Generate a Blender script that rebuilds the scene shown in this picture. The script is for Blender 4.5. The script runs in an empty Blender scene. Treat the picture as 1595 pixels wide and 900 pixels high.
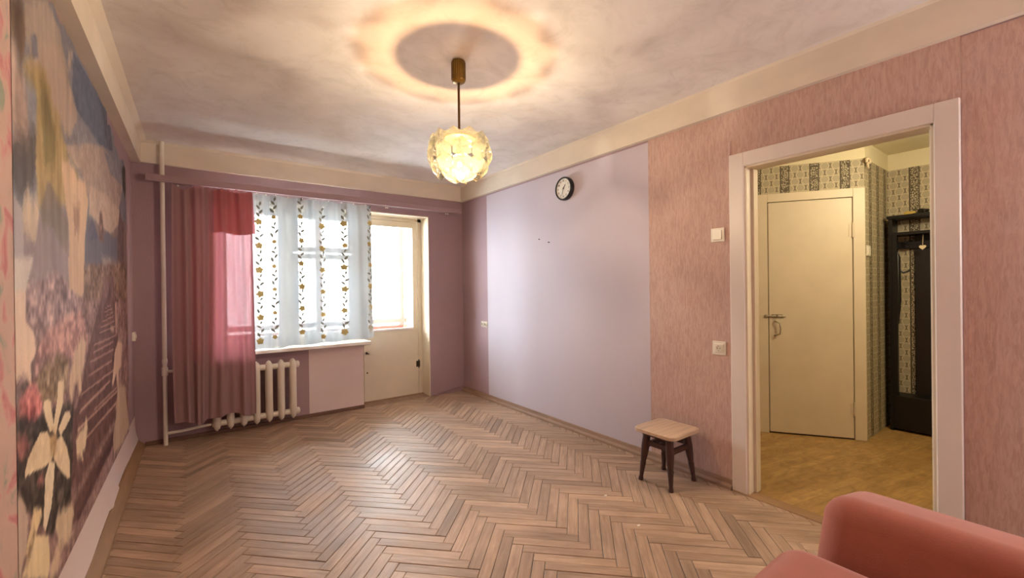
import bpy, bmesh, math, random
import numpy as np
from mathutils import Vector, Matrix
random.seed(7); np.random.seed(7)
PI = math.pi
scene = bpy.context.scene
COL = scene.collection

# ------------------------------------------------------------------ camera
F_PX, YAW, PITCH, ROLL = 664.0, 0.63785, -0.00232, -0.012326
cam_d = bpy.data.cameras.new('camera'); cam = bpy.data.objects.new('camera', cam_d); COL.objects.link(cam)
cam_d.sensor_width = 36.0; cam_d.sensor_fit = 'HORIZONTAL'; cam_d.lens = F_PX / 1595.0 * 36.0
cam_d.clip_start = 0.02; cam_d.clip_end = 200
_f = Vector((math.sin(YAW)*math.cos(PITCH), math.cos(YAW)*math.cos(PITCH), math.sin(PITCH)))
_r = Vector((math.cos(YAW), -math.sin(YAW), 0)); _u = _r.cross(_f)
_r2 = math.cos(ROLL)*_r + math.sin(ROLL)*_u; _u2 = -math.sin(ROLL)*_r + math.cos(ROLL)*_u
CAM_H = 1.25
m4 = Matrix.Identity(4)
for i in range(3):
    m4[i][0] = _r2[i]; m4[i][1] = _u2[i]; m4[i][2] = -_f[i]
m4[2][3] = CAM_H
cam.matrix_world = m4
scene.camera = cam

# ------------------------------------------------------------------ world, lights, exposure
world = bpy.data.worlds.new('overcast_sky'); scene.world = world; world.use_nodes = True
bg = world.node_tree.nodes['Background']
bg.inputs['Color'].default_value = (0.90, 0.96, 1.0, 1)
SKY = 18.5
bg.inputs['Strength'].default_value = SKY
def point_light(name, loc, watts, color, radius):
    d = bpy.data.lights.new(name, 'POINT'); d.energy = watts; d.color = color; d.shadow_soft_size = radius
    o = bpy.data.objects.new(name, d); o.location = loc; COL.objects.link(o); return o
HALL_LAMP = point_light('hall_lamp', (3.55, 0.25, 2.05), 11.8, (1.0, 0.86, 0.58), 0.09)
BULB_STRENGTH = 5200.0
FILL_LIGHT = point_light('near_end_fill_light', (2.50, -1.2, 1.65), 19, (1.0, 0.96, 0.92), 0.10)  # unseen fill light added behind the camera to brighten the room
def portal(name, loc, sx, sy):
    d = bpy.data.lights.new(name, 'AREA'); d.shape = 'RECTANGLE'; d.size = sx; d.size_y = sy; d.cycles.is_portal = True
    o = bpy.data.objects.new(name, d); o.location = loc; o.rotation_euler = (-PI/2, 0, 0); COL.objects.link(o); return o
portal('daylight_portal', (1.15, 4.96, 1.40), 2.2, 1.5)
vs = scene.view_settings
vs.view_transform = 'Standard'; vs.look = 'None'; vs.gamma = 1.0; vs.use_curve_mapping = False
vs.exposure = 1.62

# ------------------------------------------------------------------ dimensions
RX, LX, DY, NY = 2.640, -0.408, 4.574, -1.60      # right, left, window and near wall planes
CZ, BZ = 2.48, 2.305                              # ceiling, underside of the beams
DO0, DO1, DOZ = 0.400, 1.212, 1.957               # doorway opening in the right wall
WX0, WX1, WZ0, WZ1 = 0.12, 1.43, 0.715, 2.09      # window opening
BX0, BX1 = 1.43, 2.185                            # balcony door opening

# ------------------------------------------------------------------ helpers
def lin(c):
    return tuple(((v/255)/12.92 if v/255 <= 0.04045 else ((v/255+0.055)/1.055)**2.4) for v in c)
def nodes_of(name):
    m = bpy.data.materials.new(name); m.use_nodes = True
    nt = m.node_tree; return m, nt, nt.nodes['Principled BSDF']
def N(nt, t, **kw):
    n = nt.nodes.new(t)
    for k, v in kw.items():
        if k in n.inputs: n.inputs[k].default_value = v
        else: setattr(n, k, v)
    return n
def mat(name, rgb, rough=0.6, metal=0.0, var=0.0, vscale=(6, 6, 6), bump=0.0, bscale=(60, 60, 60), spec=None, detail=4.0, rgb2=None):
    """principled colour with noise mottling between rgb and rgb2 and fine relief"""
    m, nt, p = nodes_of(name)
    p.inputs['Roughness'].default_value = rough; p.inputs['Metallic'].default_value = metal
    if spec is not None: p.inputs['Specular IOR Level'].default_value = spec
    c = lin(rgb) + (1,)
    tc = N(nt, 'ShaderNodeTexCoord')
    if var > 0 or rgb2:
        mp = N(nt, 'ShaderNodeMapping'); mp.inputs['Scale'].default_value = vscale
        nt.links.new(tc.outputs['Object'], mp.inputs['Vector'])
        no = N(nt, 'ShaderNodeTexNoise', Scale=1.0, Detail=detail, Roughness=0.6)
        nt.links.new(mp.outputs[0], no.inputs['Vector'])
        mx = N(nt, 'ShaderNodeMix', data_type='RGBA')
        c2 = lin(rgb2)+(1,) if rgb2 else tuple(min(1, v*(1+var)) for v in c[:3]) + (1,)
        c1 = c if rgb2 else tuple(v*(1-var) for v in c[:3]) + (1,)
        mx.inputs[6].default_value = c1; mx.inputs[7].default_value = c2
        rp = N(nt, 'ShaderNodeMapRange'); rp.inputs[1].default_value = 0.3; rp.inputs[2].default_value = 0.7
        nt.links.new(no.outputs['Fac'], rp.inputs[0]); nt.links.new(rp.outputs[0], mx.inputs[0])
        nt.links.new(mx.outputs[2], p.inputs['Base Color'])
    else:
        p.inputs['Base Color'].default_value = c
    if bump > 0:
        mp2 = N(nt, 'ShaderNodeMapping'); mp2.inputs['Scale'].default_value = bscale
        nt.links.new(tc.outputs['Object'], mp2.inputs['Vector'])
        n2 = N(nt, 'ShaderNodeTexNoise', Scale=1.0, Detail=3.0)
        nt.links.new(mp2.outputs[0], n2.inputs['Vector'])
        bp = N(nt, 'ShaderNodeBump', Strength=bump, Distance=0.004)
        nt.links.new(n2.outputs['Fac'], bp.inputs['Height']); nt.links.new(bp.outputs[0], p.inputs['Normal'])
    return m

class G:
    """collects geometry for ONE mesh object"""
    def __init__(s): s.bm = bmesh.new()
    def box(s, a, b, bevel=0.0, seg=1, rot=None, piv=None):
        x0, y0, z0 = a; x1, y1, z1 = b
        t = bmesh.new(); bmesh.ops.create_cube(t, size=1.0)
        for v in t.verts:
            v.co = Vector(((x0+x1)/2+v.co.x*(x1-x0), (y0+y1)/2+v.co.y*(y1-y0), (z0+z1)/2+v.co.z*(z1-z0)))
        if bevel > 0: bmesh.ops.bevel(t, geom=t.edges[:], offset=bevel, segments=seg, profile=0.5, affect='EDGES')
        if rot is not None:
            pv = Vector(piv) if piv is not None else Vector(((x0+x1)/2, (y0+y1)/2, (z0+z1)/2))
            for v in t.verts: v.co = pv + rot @ (v.co - pv)
        s.add(t); return s
    def add(s, t):
        me = bpy.data.meshes.new('t'); t.to_mesh(me); t.free(); s.bm.from_mesh(me); bpy.data.meshes.remove(me)
    def tube(s, pts, r, n=12, cap=True):
        rr = r if isinstance(r, (list, tuple)) else [r]*len(pts)
        pts = [Vector(p) for p in pts]; rings = []; prev = None
        for i, p in enumerate(pts):
            d = (pts[min(i+1, len(pts)-1)] - pts[max(i-1, 0)]).normalized()
            if prev is None:
                ref = Vector((0, 0, 1)) if abs(d.z) < 0.9 else Vector((1, 0, 0)); u = d.cross(ref).normalized()
            else: u = (prev - d*prev.dot(d)).normalized()
            prev = u; w = d.cross(u)
            rings.append([s.bm.verts.new(p + (u*math.cos(2*PI*k/n)+w*math.sin(2*PI*k/n))*rr[i]) for k in range(n)])
        for a, b in zip(rings, rings[1:]):
            for k in range(n): s.bm.faces.new((a[k], a[(k+1) % n], b[(k+1) % n], b[k]))
        if cap: s.bm.faces.new(rings[0][::-1]); s.bm.faces.new(rings[-1])
        return s
    def lathe(s, prof, n=24, origin=(0, 0, 0), rot=None):
        o = Vector(origin); rings = []
        for r, z in prof:
            ring = []
            for k in range(n):
                v = Vector((r*math.cos(2*PI*k/n), r*math.sin(2*PI*k/n), z))
                if rot is not None: v = rot @ v
                ring.append(s.bm.verts.new(o+v))
            rings.append(ring)
        for a, b in zip(rings, rings[1:]):
            for k in range(n): s.bm.faces.new((a[k], a[(k+1) % n], b[(k+1) % n], b[k]))
        s.bm.faces.new(rings[0][::-1]); s.bm.faces.new(rings[-1]); return s
    def prism(s, poly, axis, t0, t1):
        """extrude a 2d polygon along axis 0/1/2"""
        def P(a, b, t):
            return (t, a, b) if axis == 0 else (a, t, b) if axis == 1 else (a, b, t)
        A = [s.bm.verts.new(P(a, b, t0)) for a, b in poly]; B = [s.bm.verts.new(P(a, b, t1)) for a, b in poly]
        n = len(poly)
        for k in range(n): s.bm.faces.new((A[k], A[(k+1) % n], B[(k+1) % n], B[k]))
        s.bm.faces.new(A[::-1]); s.bm.faces.new(B); return s
    def grid(s, fn, nx, nz, uv=None):
        vs = [[s.bm.verts.new(fn(i/nx, j/nz)) for i in range(nx+1)] for j in range(nz+1)]
        for j in range(nz):
            for i in range(nx): s.bm.faces.new((vs[j][i], vs[j][i+1], vs[j+1][i+1], vs[j+1][i]))
        return s
    def mesh(s, name, m, smooth=False, recalc=True):
        if recalc: bmesh.ops.recalc_face_normals(s.bm, faces=s.bm.faces[:])
        me = bpy.data.meshes.new(name); s.bm.to_mesh(me); s.bm.free()
        if m is not None: me.materials.append(m)
        if smooth:
            me.polygons.foreach_set('use_smooth', [True]*len(me.polygons))
            if smooth is not True: me.set_sharp_from_angle(angle=math.radians(smooth))
        return me
    def obj(s, name, m, parent=None, smooth=False, recalc=True, loc=None, rot=None):
        return place(name, s.mesh(name, m, smooth, recalc), parent, loc, rot)
def place(name, me, parent=None, loc=None, rot=None):
    o = bpy.data.objects.new(name, me); COL.objects.link(o)
    if parent is not None: o.parent = parent
    if loc is not None: o.location = loc
    if rot is not None: o.rotation_euler = rot
    return o
def tag(o, label, cat, group=None):
    o['label'] = label; o['category'] = cat
    if group: o['group'] = group
    return o
def thing(name, label, cat, loc=(0, 0, 0), rotz=0.0, group=None):
    o = bpy.data.objects.new(name, None); o.empty_display_size = 0.1; COL.objects.link(o)
    o.location = loc; o.rotation_euler = (0, 0, rotz); return tag(o, label, cat, group)
def struct(o): o['kind'] = 'structure'; return o
def sempty(name, loc=(0, 0, 0)):
    o = bpy.data.objects.new(name, None); o.empty_display_size = 0.1; COL.objects.link(o); o.location = loc; return struct(o)
def Rz(a): return Matrix.Rotation(a, 3, 'Z')

# ------------------------------------------------------------------ materials
M = {}
M['mauve'] = mat('mauve_wallpaper', (166, 138, 143), 0.75, var=0.05, vscale=(2, 2, 2), bump=0.25, bscale=(160, 160, 40))
M['lilac'] = mat('lilac_wallpaper', (198, 186, 195), 0.7, var=0.03, vscale=(1.2, 1.2, 0.6), bump=0.15, bscale=(120, 120, 30))
M['pink_panel'] = mat('rosy_wallpaper', (219, 200, 198), 0.75, var=0.03, vscale=(2, 2, 2), bump=0.1, bscale=(120, 120, 60))
M['cream'] = mat('cream_paint', (222, 208, 184), 0.45, var=0.05, vscale=(3, 3, 3))
M['white_paint'] = mat('white_gloss_paint', (226, 214, 204), 0.4, var=0.04, vscale=(5, 5, 2), bump=0.08, bscale=(30, 30, 6))
M['white_plastic'] = mat('white_plastic', (232, 224, 208), 0.35)
M['white_metal'] = mat('white_enamel', (225, 214, 198), 0.4, var=0.05, vscale=(9, 9, 5), bump=0.1, bscale=(70, 70, 70))
M['brass'] = mat('aged_brass', (142, 112, 52), 0.38, 0.85, var=0.15, vscale=(40, 40, 20))
M['dark_brass'] = mat('dark_brass', (96, 70, 34), 0.45, 0.7)
M['steel'] = mat('steel', (176, 168, 150), 0.35, 0.9)
M['dark_metal'] = mat('dark_worn_metal', (70, 58, 48), 0.5, 0.8)
M['black'] = mat('black_plastic', (22, 18, 18), 0.35)
M['dial'] = mat('clock_dial', (228, 222, 212), 0.5)
M['ink'] = mat('dial_ink', (36, 32, 32), 0.6)
M['dark_wood'] = mat('dark_stained_wood', (64, 36, 31), 0.42, var=0.25, vscale=(30, 30, 5))
M['seat_wood'] = mat('seat_veneer', (200, 170, 142), 0.42, var=0.14, vscale=(3, 46, 46))
M['black_wood'] = mat('black_brown_wood', (13, 10, 9), 0.4, var=0.25, vscale=(30, 30, 4))
M['brown_board'] = mat('dark_brown_board', (24, 15, 11), 0.5, var=0.25, vscale=(30, 30, 4))
M['base_wood'] = mat('worn_skirting', (150, 120, 98), 0.55, var=0.2, vscale=(20, 4, 30))
M['base_dark'] = mat('dark_skirting', (112, 82, 66), 0.6, var=0.25, vscale=(5, 20, 20))
M['edge_board'] = mat('floor_edge_board', (150, 116, 84), 0.5, var=0.15, vscale=(30, 3, 30))
M['subfloor'] = mat('dark_floor_gap', (34, 24, 18), 0.9)
M['beam'] = mat('whitewashed_plaster', (222, 208, 190), 0.85, var=0.05, vscale=(3, 3, 6), bump=0.2, bscale=(25, 25, 25))
M['hall_white'] = mat('hall_whitewash', (226, 216, 184), 0.85, var=0.03, vscale=(3, 3, 3))
M['balcony_plaster'] = mat('balcony_concrete', (190, 184, 174), 0.9, var=0.1, vscale=(5, 5, 5))
M['brick'] = mat('pale_yellow_brick', (206, 184, 142), 0.85, var=0.14, vscale=(9, 9, 22))
M['red_board'] = mat('red_brown_board', (150, 96, 84), 0.6, var=0.12, vscale=(20, 3, 3))
M['grey_frame'] = mat('weathered_glazing_wood', (150, 132, 128), 0.6, var=0.1, vscale=(12, 12, 4))
M['sofa'] = mat('salmon_velour', (164, 92, 72), 0.85, var=0.06, vscale=(14, 14, 14), bump=0.12, bscale=(220, 220, 220))
M['sofa'].node_tree.nodes['Principled BSDF'].inputs['Sheen Weight'].default_value = 0.35
M['sofa'].node_tree.nodes['Principled BSDF'].inputs['Sheen Tint'].default_value = (1.0, 0.75, 0.68, 1)
M['pale_cloth'] = mat('pale_ribbon', (226, 208, 176), 0.8)
M['yellow'] = mat('yellow_plastic', (206, 178, 96), 0.5)
M['bluegrey'] = mat('blue_grey_metal', (92, 96, 104), 0.35, 0.8)

def ceiling_mat():
    m, nt, p = nodes_of('patchy_ceiling_plaster'); p.inputs['Roughness'].default_value = 0.9
    tc = N(nt, 'ShaderNodeTexCoord')
    n1 = N(nt, 'ShaderNodeTexNoise', Scale=1.3, Detail=6.0, Roughness=0.6, Distortion=0.8)
    n2 = N(nt, 'ShaderNodeTexNoise', Scale=5.0, Detail=6.0, Roughness=0.7, Distortion=1.5)
    for n in (n1, n2): nt.links.new(tc.outputs['Object'], n.inputs['Vector'])
    r1 = N(nt, 'ShaderNodeValToRGB'); e = r1.color_ramp.elements
    e[0].position = 0.34; e[0].color = lin((214, 205, 199))+(1,); e[1].position = 0.66; e[1].color = lin((234, 227, 223))+(1,)
    nt.links.new(n1.outputs['Fac'], r1.inputs['Fac'])
    mx = N(nt, 'ShaderNodeMix', data_type='RGBA', blend_type='MULTIPLY'); mx.inputs[0].default_value = 1.0
    r2 = N(nt, 'ShaderNodeValToRGB'); e = r2.color_ramp.elements
    e[0].position = 0.28; e[0].color = (0.86, 0.85, 0.83, 1); e[1].position = 0.52; e[1].color = (1, 1, 1, 1)
    nt.links.new(n2.outputs['Fac'], r2.inputs['Fac'])
    nt.links.new(r1.outputs[0], mx.inputs[6]); nt.links.new(r2.outputs[0], mx.inputs[7]); nt.links.new(mx.outputs[2], p.inputs['Base Color'])
    b = N(nt, 'ShaderNodeBump', Strength=0.25, Distance=0.006); nt.links.new(n2.outputs['Fac'], b.inputs['Height']); nt.links.new(b.outputs[0], p.inputs['Normal'])
    return m
M['ceiling'] = ceiling_mat()

def textured_pink():
    """pink embossed wallpaper with fibrous vertical relief"""
    m, nt, p = nodes_of('embossed_pink_wallpaper'); p.inputs['Roughness'].default_value = 0.7
    tc = N(nt, 'ShaderNodeTexCoord'); mp = N(nt, 'ShaderNodeMapping'); mp.inputs['Scale'].default_value = (90, 90, 17)
    nt.links.new(tc.outputs['Object'], mp.inputs['Vector'])
    n1 = N(nt, 'ShaderNodeTexNoise', Scale=1.0, Detail=3.0, Roughness=0.65, Distortion=0.6); nt.links.new(mp.outputs[0], n1.inputs['Vector'])
    r = N(nt, 'ShaderNodeValToRGB'); e = r.color_ramp.elements
    e[0].position = 0.36; e[0].color = lin((188, 152, 139))+(1,); e[1].position = 0.62; e[1].color = lin((204, 171, 158))+(1,)
    nt.links.new(n1.outputs['Fac'], r.inputs['Fac']); nt.links.new(r.outputs[0], p.inputs['Base Color'])
    b = N(nt, 'ShaderNodeBump', Strength=0.45, Distance=0.004); nt.links.new(n1.outputs['Fac'], b.inputs['Height']); nt.links.new(b.outputs[0], p.inputs['Normal'])
    return m
M['pink'] = textured_pink()

def flowered_pink():
    m, nt, p = nodes_of('flowered_pink_wallpaper'); p.inputs['Roughness'].default_value = 0.7
    tc = N(nt, 'ShaderNodeTexCoord'); n1 = N(nt, 'ShaderNodeTexNoise', Scale=7.0, Detail=3.0, Distortion=1.0)
    nt.links.new(tc.outputs['Object'], n1.inputs['Vector'])
    r = N(nt, 'ShaderNodeValToRGB'); cr = r.color_ramp
    cr.elements[0].position = 0.32; cr.elements[0].color = lin((150, 156, 138))+(1,); cr.elements[1].position = 0.42; cr.elements[1].color = lin((196, 164, 152))+(1,)
    a = cr.elements.new(0.54); a.color = lin((200, 168, 155))+(1,); a = cr.elements.new(0.60); a.color = lin((202, 148, 144))+(1,); a = cr.elements.new(0.72); a.color = lin((184, 108, 110))+(1,)
    nt.links.new(n1.outputs['Fac'], r.inputs['Fac']); nt.links.new(r.outputs[0], p.inputs['Base Color'])
    return m
M['flower_wall'] = flowered_pink()

def attr_mat(name, attr, rough, noise=0.0, nscale=60):
    m, nt, p = nodes_of(name); p.inputs['Roughness'].default_value = rough
    a = N(nt, 'ShaderNodeAttribute', attribute_name=attr)
    if noise:
        tc = N(nt, 'ShaderNodeTexCoord'); n1 = N(nt, 'ShaderNodeTexNoise', Scale=nscale, Detail=4.0); nt.links.new(tc.outputs['Object'], n1.inputs['Vector'])
        mr = N(nt, 'ShaderNodeMapRange'); mr.inputs[3].default_value = 1-noise; mr.inputs[4].default_value = 1+noise; nt.links.new(n1.outputs['Fac'], mr.inputs[0])
        vm = N(nt, 'ShaderNodeVectorMath', operation='MULTIPLY'); nt.links.new(a.outputs['Color'], vm.inputs[0]); nt.links.new(mr.outputs[0], vm.inputs[1])
        nt.links.new(vm.outputs[0], p.inputs['Base Color'])
    else: nt.links.new(a.outputs['Color'], p.inputs['Base Color'])
    return m

def parquet_mat():
    """old oak: attribute 'grain' = (along plank, across plank + offset, tone)"""
    m, nt, p = nodes_of('old_oak_parquet')
    a = N(nt, 'ShaderNodeAttribute', attribute_name='grain'); sp = N(nt, 'ShaderNodeSeparateXYZ'); nt.links.new(a.outputs['Vector'], sp.inputs[0])
    mp = N(nt, 'ShaderNodeMapping'); mp.inputs['Scale'].default_value = (4, 46, 9); nt.links.new(a.outputs['Vector'], mp.inputs['Vector'])
    n1 = N(nt, 'ShaderNodeTexNoise', Scale=1.0, Detail=5.0, Roughness=0.65, Distortion=0.5); nt.links.new(mp.outputs[0], n1.inputs['Vector'])
    r = N(nt, 'ShaderNodeValToRGB'); e = r.color_ramp.elements
    e[0].position = 0.28; e[0].color = lin((146, 118, 96))+(1,); e[1].position = 0.72; e[1].color = lin((192, 162, 137))+(1,)
    nt.links.new(n1.outputs['Fac'], r.inputs['Fac'])
    tc = N(nt, 'ShaderNodeNewGeometry')
    n2 = N(nt, 'ShaderNodeTexNoise', Scale=1.6, Detail=5.0, Roughness=0.65); nt.links.new(tc.outputs['Position'], n2.inputs['Vector'])
    mr = N(nt, 'ShaderNodeMapRange'); mr.inputs[1].default_value = 0.3; mr.inputs[2].default_value = 0.7; mr.inputs[3].default_value = 0.78; mr.inputs[4].default_value = 1.12
    nt.links.new(n2.outputs['Fac'], mr.inputs[0])
    mm = N(nt, 'ShaderNodeMath', operation='MULTIPLY'); nt.links.new(sp.outputs['Z'], mm.inputs[0]); nt.links.new(mr.outputs[0], mm.inputs[1])
    vm = N(nt, 'ShaderNodeVectorMath', operation='MULTIPLY'); nt.links.new(r.outputs[0], vm.inputs[0]); nt.links.new(mm.outputs[0], vm.inputs[1])
    nt.links.new(vm.outputs[0], p.inputs['Base Color'])
    r3 = N(nt, 'ShaderNodeMapRange'); r3.inputs[1].default_value = 0.3; r3.inputs[2].default_value = 0.7; r3.inputs[3].default_value = 0.34; r3.inputs[4].default_value = 0.58
    nt.links.new(n2.outputs['Fac'], r3.inputs[0]); nt.links.new(r3.outputs[0], p.inputs['Roughness'])
    b = N(nt, 'ShaderNodeBump', Strength=0.15, Distance=0.002); nt.links.new(n1.outputs['Fac'], b.inputs['Height']); nt.links.new(b.outputs[0], p.inputs['Normal'])
    return m
M['parquet'] = parquet_mat()

def lino_mat():
    """printed wood-pattern linoleum of the hall"""
    m, nt, p = nodes_of('wood_print_linoleum'); p.inputs['Roughness'].default_value = 0.42
    tc = N(nt, 'ShaderNodeTexCoord'); mp = N(nt, 'ShaderNodeMapping'); mp.inputs['Rotation'].default_value = (0, 0, math.radians(12))
    nt.links.new(tc.outputs['Object'], mp.inputs['Vector'])
    br = N(nt, 'ShaderNodeTexBrick', Scale=1.0, **{'Mortar Size': 0.0012, 'Brick Width': 0.9, 'Row Height': 0.055, 'Bias': 0.0})
    br.inputs['Color1'].default_value = lin((190, 153, 98))+(1,); br.inputs['Color2'].default_value = lin((174, 137, 85))+(1,); br.inputs['Mortar'].default_value = lin((158, 120, 72))+(1,)
    nt.links.new(mp.outputs[0], br.inputs['Vector'])
    mp2 = N(nt, 'ShaderNodeMapping'); mp2.inputs['Scale'].default_value = (7, 16, 5); nt.links.new(mp.outputs[0], mp2.inputs['Vector'])
    n1 = N(nt, 'ShaderNodeTexNoise', Scale=1.0, Detail=5.0, Roughness=0.65, Distortion=1.2); nt.links.new(mp2.outputs[0], n1.inputs['Vector'])
    mr = N(nt, 'ShaderNodeMapRange'); mr.inputs[1].default_value = 0.3; mr.inputs[2].default_value = 0.7; mr.inputs[3].default_value = 0.66; mr.inputs[4].default_value = 1.16
    nt.links.new(n1.outputs['Fac'], mr.inputs[0])
    vm = N(nt, 'ShaderNodeVectorMath', operation='MULTIPLY'); nt.links.new(br.outputs['Color'], vm.inputs[0]); nt.links.new(mr.outputs[0], vm.inputs[1]); nt.links.new(vm.outputs[0], p.inputs['Base Color'])
    return m
M['lino'] = lino_mat()

def hall_paper():
    """grey scallop wallpaper with ornate dark bands; UV in metres along the wall"""
    m, nt, p = nodes_of('scallop_hall_wallpaper'); p.inputs['Roughness'].default_value = 0.65
    uv = N(nt, 'ShaderNodeUVMap', uv_map='UVMap'); sp = N(nt, 'ShaderNodeSeparateXYZ'); nt.links.new(uv.outputs[0], sp.inputs[0])
    def MA(op, a, b=None, c=None):
        n = N(nt, 'ShaderNodeMath', operation=op)
        for i, v in enumerate((a, b, c)):
            if v is None: continue
            if isinstance(v, (int, float)): n.inputs[i].default_value = v
            else: nt.links.new(v, n.inputs[i])
        return n.outputs[0]
    U, V = sp.outputs['X'], sp.outputs['Y']
    cw, rh, per = 0.078, 0.108, 0.21
    su = MA('FLOORED_MODULO', U, per)                   # inside one period: scallops 0..0.128, then ornate band
    def disc(du, dv):
        x = MA('SUBTRACT', MA('FLOORED_MODULO', MA('ADD', su, du), cw), cw/2)
        y = MA('SUBTRACT', MA('FLOORED_MODULO', MA('ADD', V, dv), rh), rh/2)
        return MA('SQRT', MA('ADD', MA('MULTIPLY', x, x), MA('MULTIPLY', y, y))), MA('ARCTAN2', y, x)
    d1, a1 = disc(0.0, 0.0); d2, a2 = disc(cw/2, rh/2)
    d = MA('MINIMUM', d1, d2)
    near = MA('LESS_THAN', d1, d2); ang = MA('ADD', MA('MULTIPLY', a1, near), MA('MULTIPLY', a2, MA('SUBTRACT', 1.0, near)))
    fan = MA('MULTIPLY', MA('ADD', MA('SINE', MA('MULTIPLY', ang, 9.0)), 1.0), 0.5)
    inner = MA('LESS_THAN', d, 0.0255); rim = MA('MULTIPLY', MA('LESS_THAN', d, 0.0335), MA('SUBTRACT', 1.0, inner))
    scal = MA('ADD', MA('ADD', MA('MULTIPLY', inner, MA('ADD', MA('MULTIPLY', fan, 0.18), 0.34)), MA('MULTIPLY', rim, 0.72)), 0.24)
    vo = N(nt, 'ShaderNodeTexVoronoi', Scale=70.0, feature='DISTANCE_TO_EDGE'); nt.links.new(uv.outputs[0], vo.inputs['Vector'])
    orn = MA('ADD', MA('MULTIPLY', MA('GREATER_THAN', vo.outputs['Distance'], 0.13), 0.80), 0.0)
    band = MA('GREATER_THAN', su, 0.150)
    line = MA('ADD', MA('LESS_THAN', MA('ABSOLUTE', MA('SUBTRACT', su, 0.146)), 0.005), MA('GREATER_THAN', su, 0.203))
    line = MA('MINIMUM', line, 1.0)
    val = MA('ADD', MA('MULTIPLY', scal, MA('SUBTRACT', 1.0, band)), MA('MULTIPLY', orn, band))
    val = MA('MULTIPLY', val, MA('SUBTRACT', 1.0, line))
    r = N(nt, 'ShaderNodeValToRGB'); e = r.color_ramp.elements
    e[0].position = 0.0; e[0].color = lin((88, 77, 60))+(1,); e[1].position = 0.95; e[1].color = lin((198, 186, 158))+(1,)
    nt.links.new(val, r.inputs['Fac']); nt.links.new(r.outputs[0], p.inputs['Base Color'])
    return m
M['hall_paper'] = hall_paper()

def glass_mat(name, tint=(0.97, 0.99, 1.0), gloss=0.08):
    m, nt, p = nodes_of(name); nt.nodes.remove(p); out = nt.nodes['Material Output']
    t = N(nt, 'ShaderNodeBsdfTransparent'); t.inputs[0].default_value = tint+(1,); g = N(nt, 'ShaderNodeBsdfGlossy', Roughness=0.03)
    mx = N(nt, 'ShaderNodeMixShader'); mx.inputs[0].default_value = gloss
    nt.links.new(t.outputs[0], mx.inputs[1]); nt.links.new(g.outputs[0], mx.inputs[2]); nt.links.new(mx.outputs[0], out.inputs[0]); return m
M['glass'] = glass_mat('window_glass')

def cloth_mat(name, rgb, transp, transl, through=None, attr=None):
    """thin cloth: see-through + glowing through + diffuse; attr raises the see-through share in woven bands"""
    m, nt, p = nodes_of(name); nt.nodes.remove(p); out = nt.nodes['Material Output']
    c = lin(rgb)+(1,)
    tr = N(nt, 'ShaderNodeBsdfTransparent'); tl = N(nt, 'ShaderNodeBsdfTranslucent'); tl.inputs[0].default_value = lin(through)+(1,) if through else c
    df = N(nt, 'ShaderNodeBsdfDiffuse'); df.inputs[0].default_value = c
    m1 = N(nt, 'ShaderNodeMixShader'); m1.inputs[0].default_value = transl
    nt.links.new(df.outputs[0], m1.inputs[1]); nt.links.new(tl.outputs[0], m1.inputs[2])
    m2 = N(nt, 'ShaderNodeMixShader'); m2.inputs[0].default_value = transp
    nt.links.new(m1.outputs[0], m2.inputs[1]); nt.links.new(tr.outputs[0], m2.inputs[2])
    if attr:
        a = N(nt, 'ShaderNodeAttribute', attribute_name=attr); nt.links.new(a.outputs['Fac'], m2.inputs[0])
    tr.inputs[0].default_value = tuple(min(1, v*0.4+0.6) for v in c[:3])+(1,)
    nt.links.new(m2.outputs[0], out.inputs[0]); return m
M['sheer'] = cloth_mat('white_voile', (226, 226, 220), 0.2, 0.5, (92, 97, 100), attr='see_through')
M['gold_print'] = cloth_mat('gold_embroidery', (184, 154, 104), 0.0, 0.5, (128, 104, 62))
M['grey_print'] = cloth_mat('grey_leaf_embroidery', (146, 138, 120), 0.0, 0.5, (70, 68, 62))
M['pink_cloth'] = cloth_mat('pink_curtain_cloth', (196, 158, 159), 0.01, 0.45, (110, 58, 62))
M['pink_lining'] = cloth_mat('pink_curtain_lining', (176, 124, 128), 0.0, 0.50, (190, 120, 124))
M['pink_flap'] = cloth_mat('pink_curtain_flap', (196, 136, 137), 0.0, 0.45, (196, 116, 118))

def crystal_mat():
    m, nt, p = nodes_of('pressed_crystal_glass'); nt.nodes.remove(p); out = nt.nodes['Material Output']
    tr = N(nt, 'ShaderNodeBsdfTransparent'); tr.inputs[0].default_value = (0.98, 0.95, 0.88, 1)
    tl = N(nt, 'ShaderNodeBsdfTranslucent'); tl.inputs[0].default_value = (0.075, 0.064, 0.040, 1)
    gl = N(nt, 'ShaderNodeBsdfGlossy', Roughness=0.08)
    m1 = N(nt, 'ShaderNodeMixShader'); m1.inputs[0].default_value = 0.24
    nt.links.new(tr.outputs[0], m1.inputs[1]); nt.links.new(tl.outputs[0], m1.inputs[2])
    fr = N(nt, 'ShaderNodeFresnel', IOR=1.22)
    m2 = N(nt, 'ShaderNodeMixShader'); nt.links.new(fr.outputs[0], m2.inputs[0])
    nt.links.new(m1.outputs[0], m2.inputs[1]); nt.links.new(gl.outputs[0], m2.inputs[2]); nt.links.new(m2.outputs[0], out.inputs[0]); return m
M['crystal'] = crystal_mat()
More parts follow.
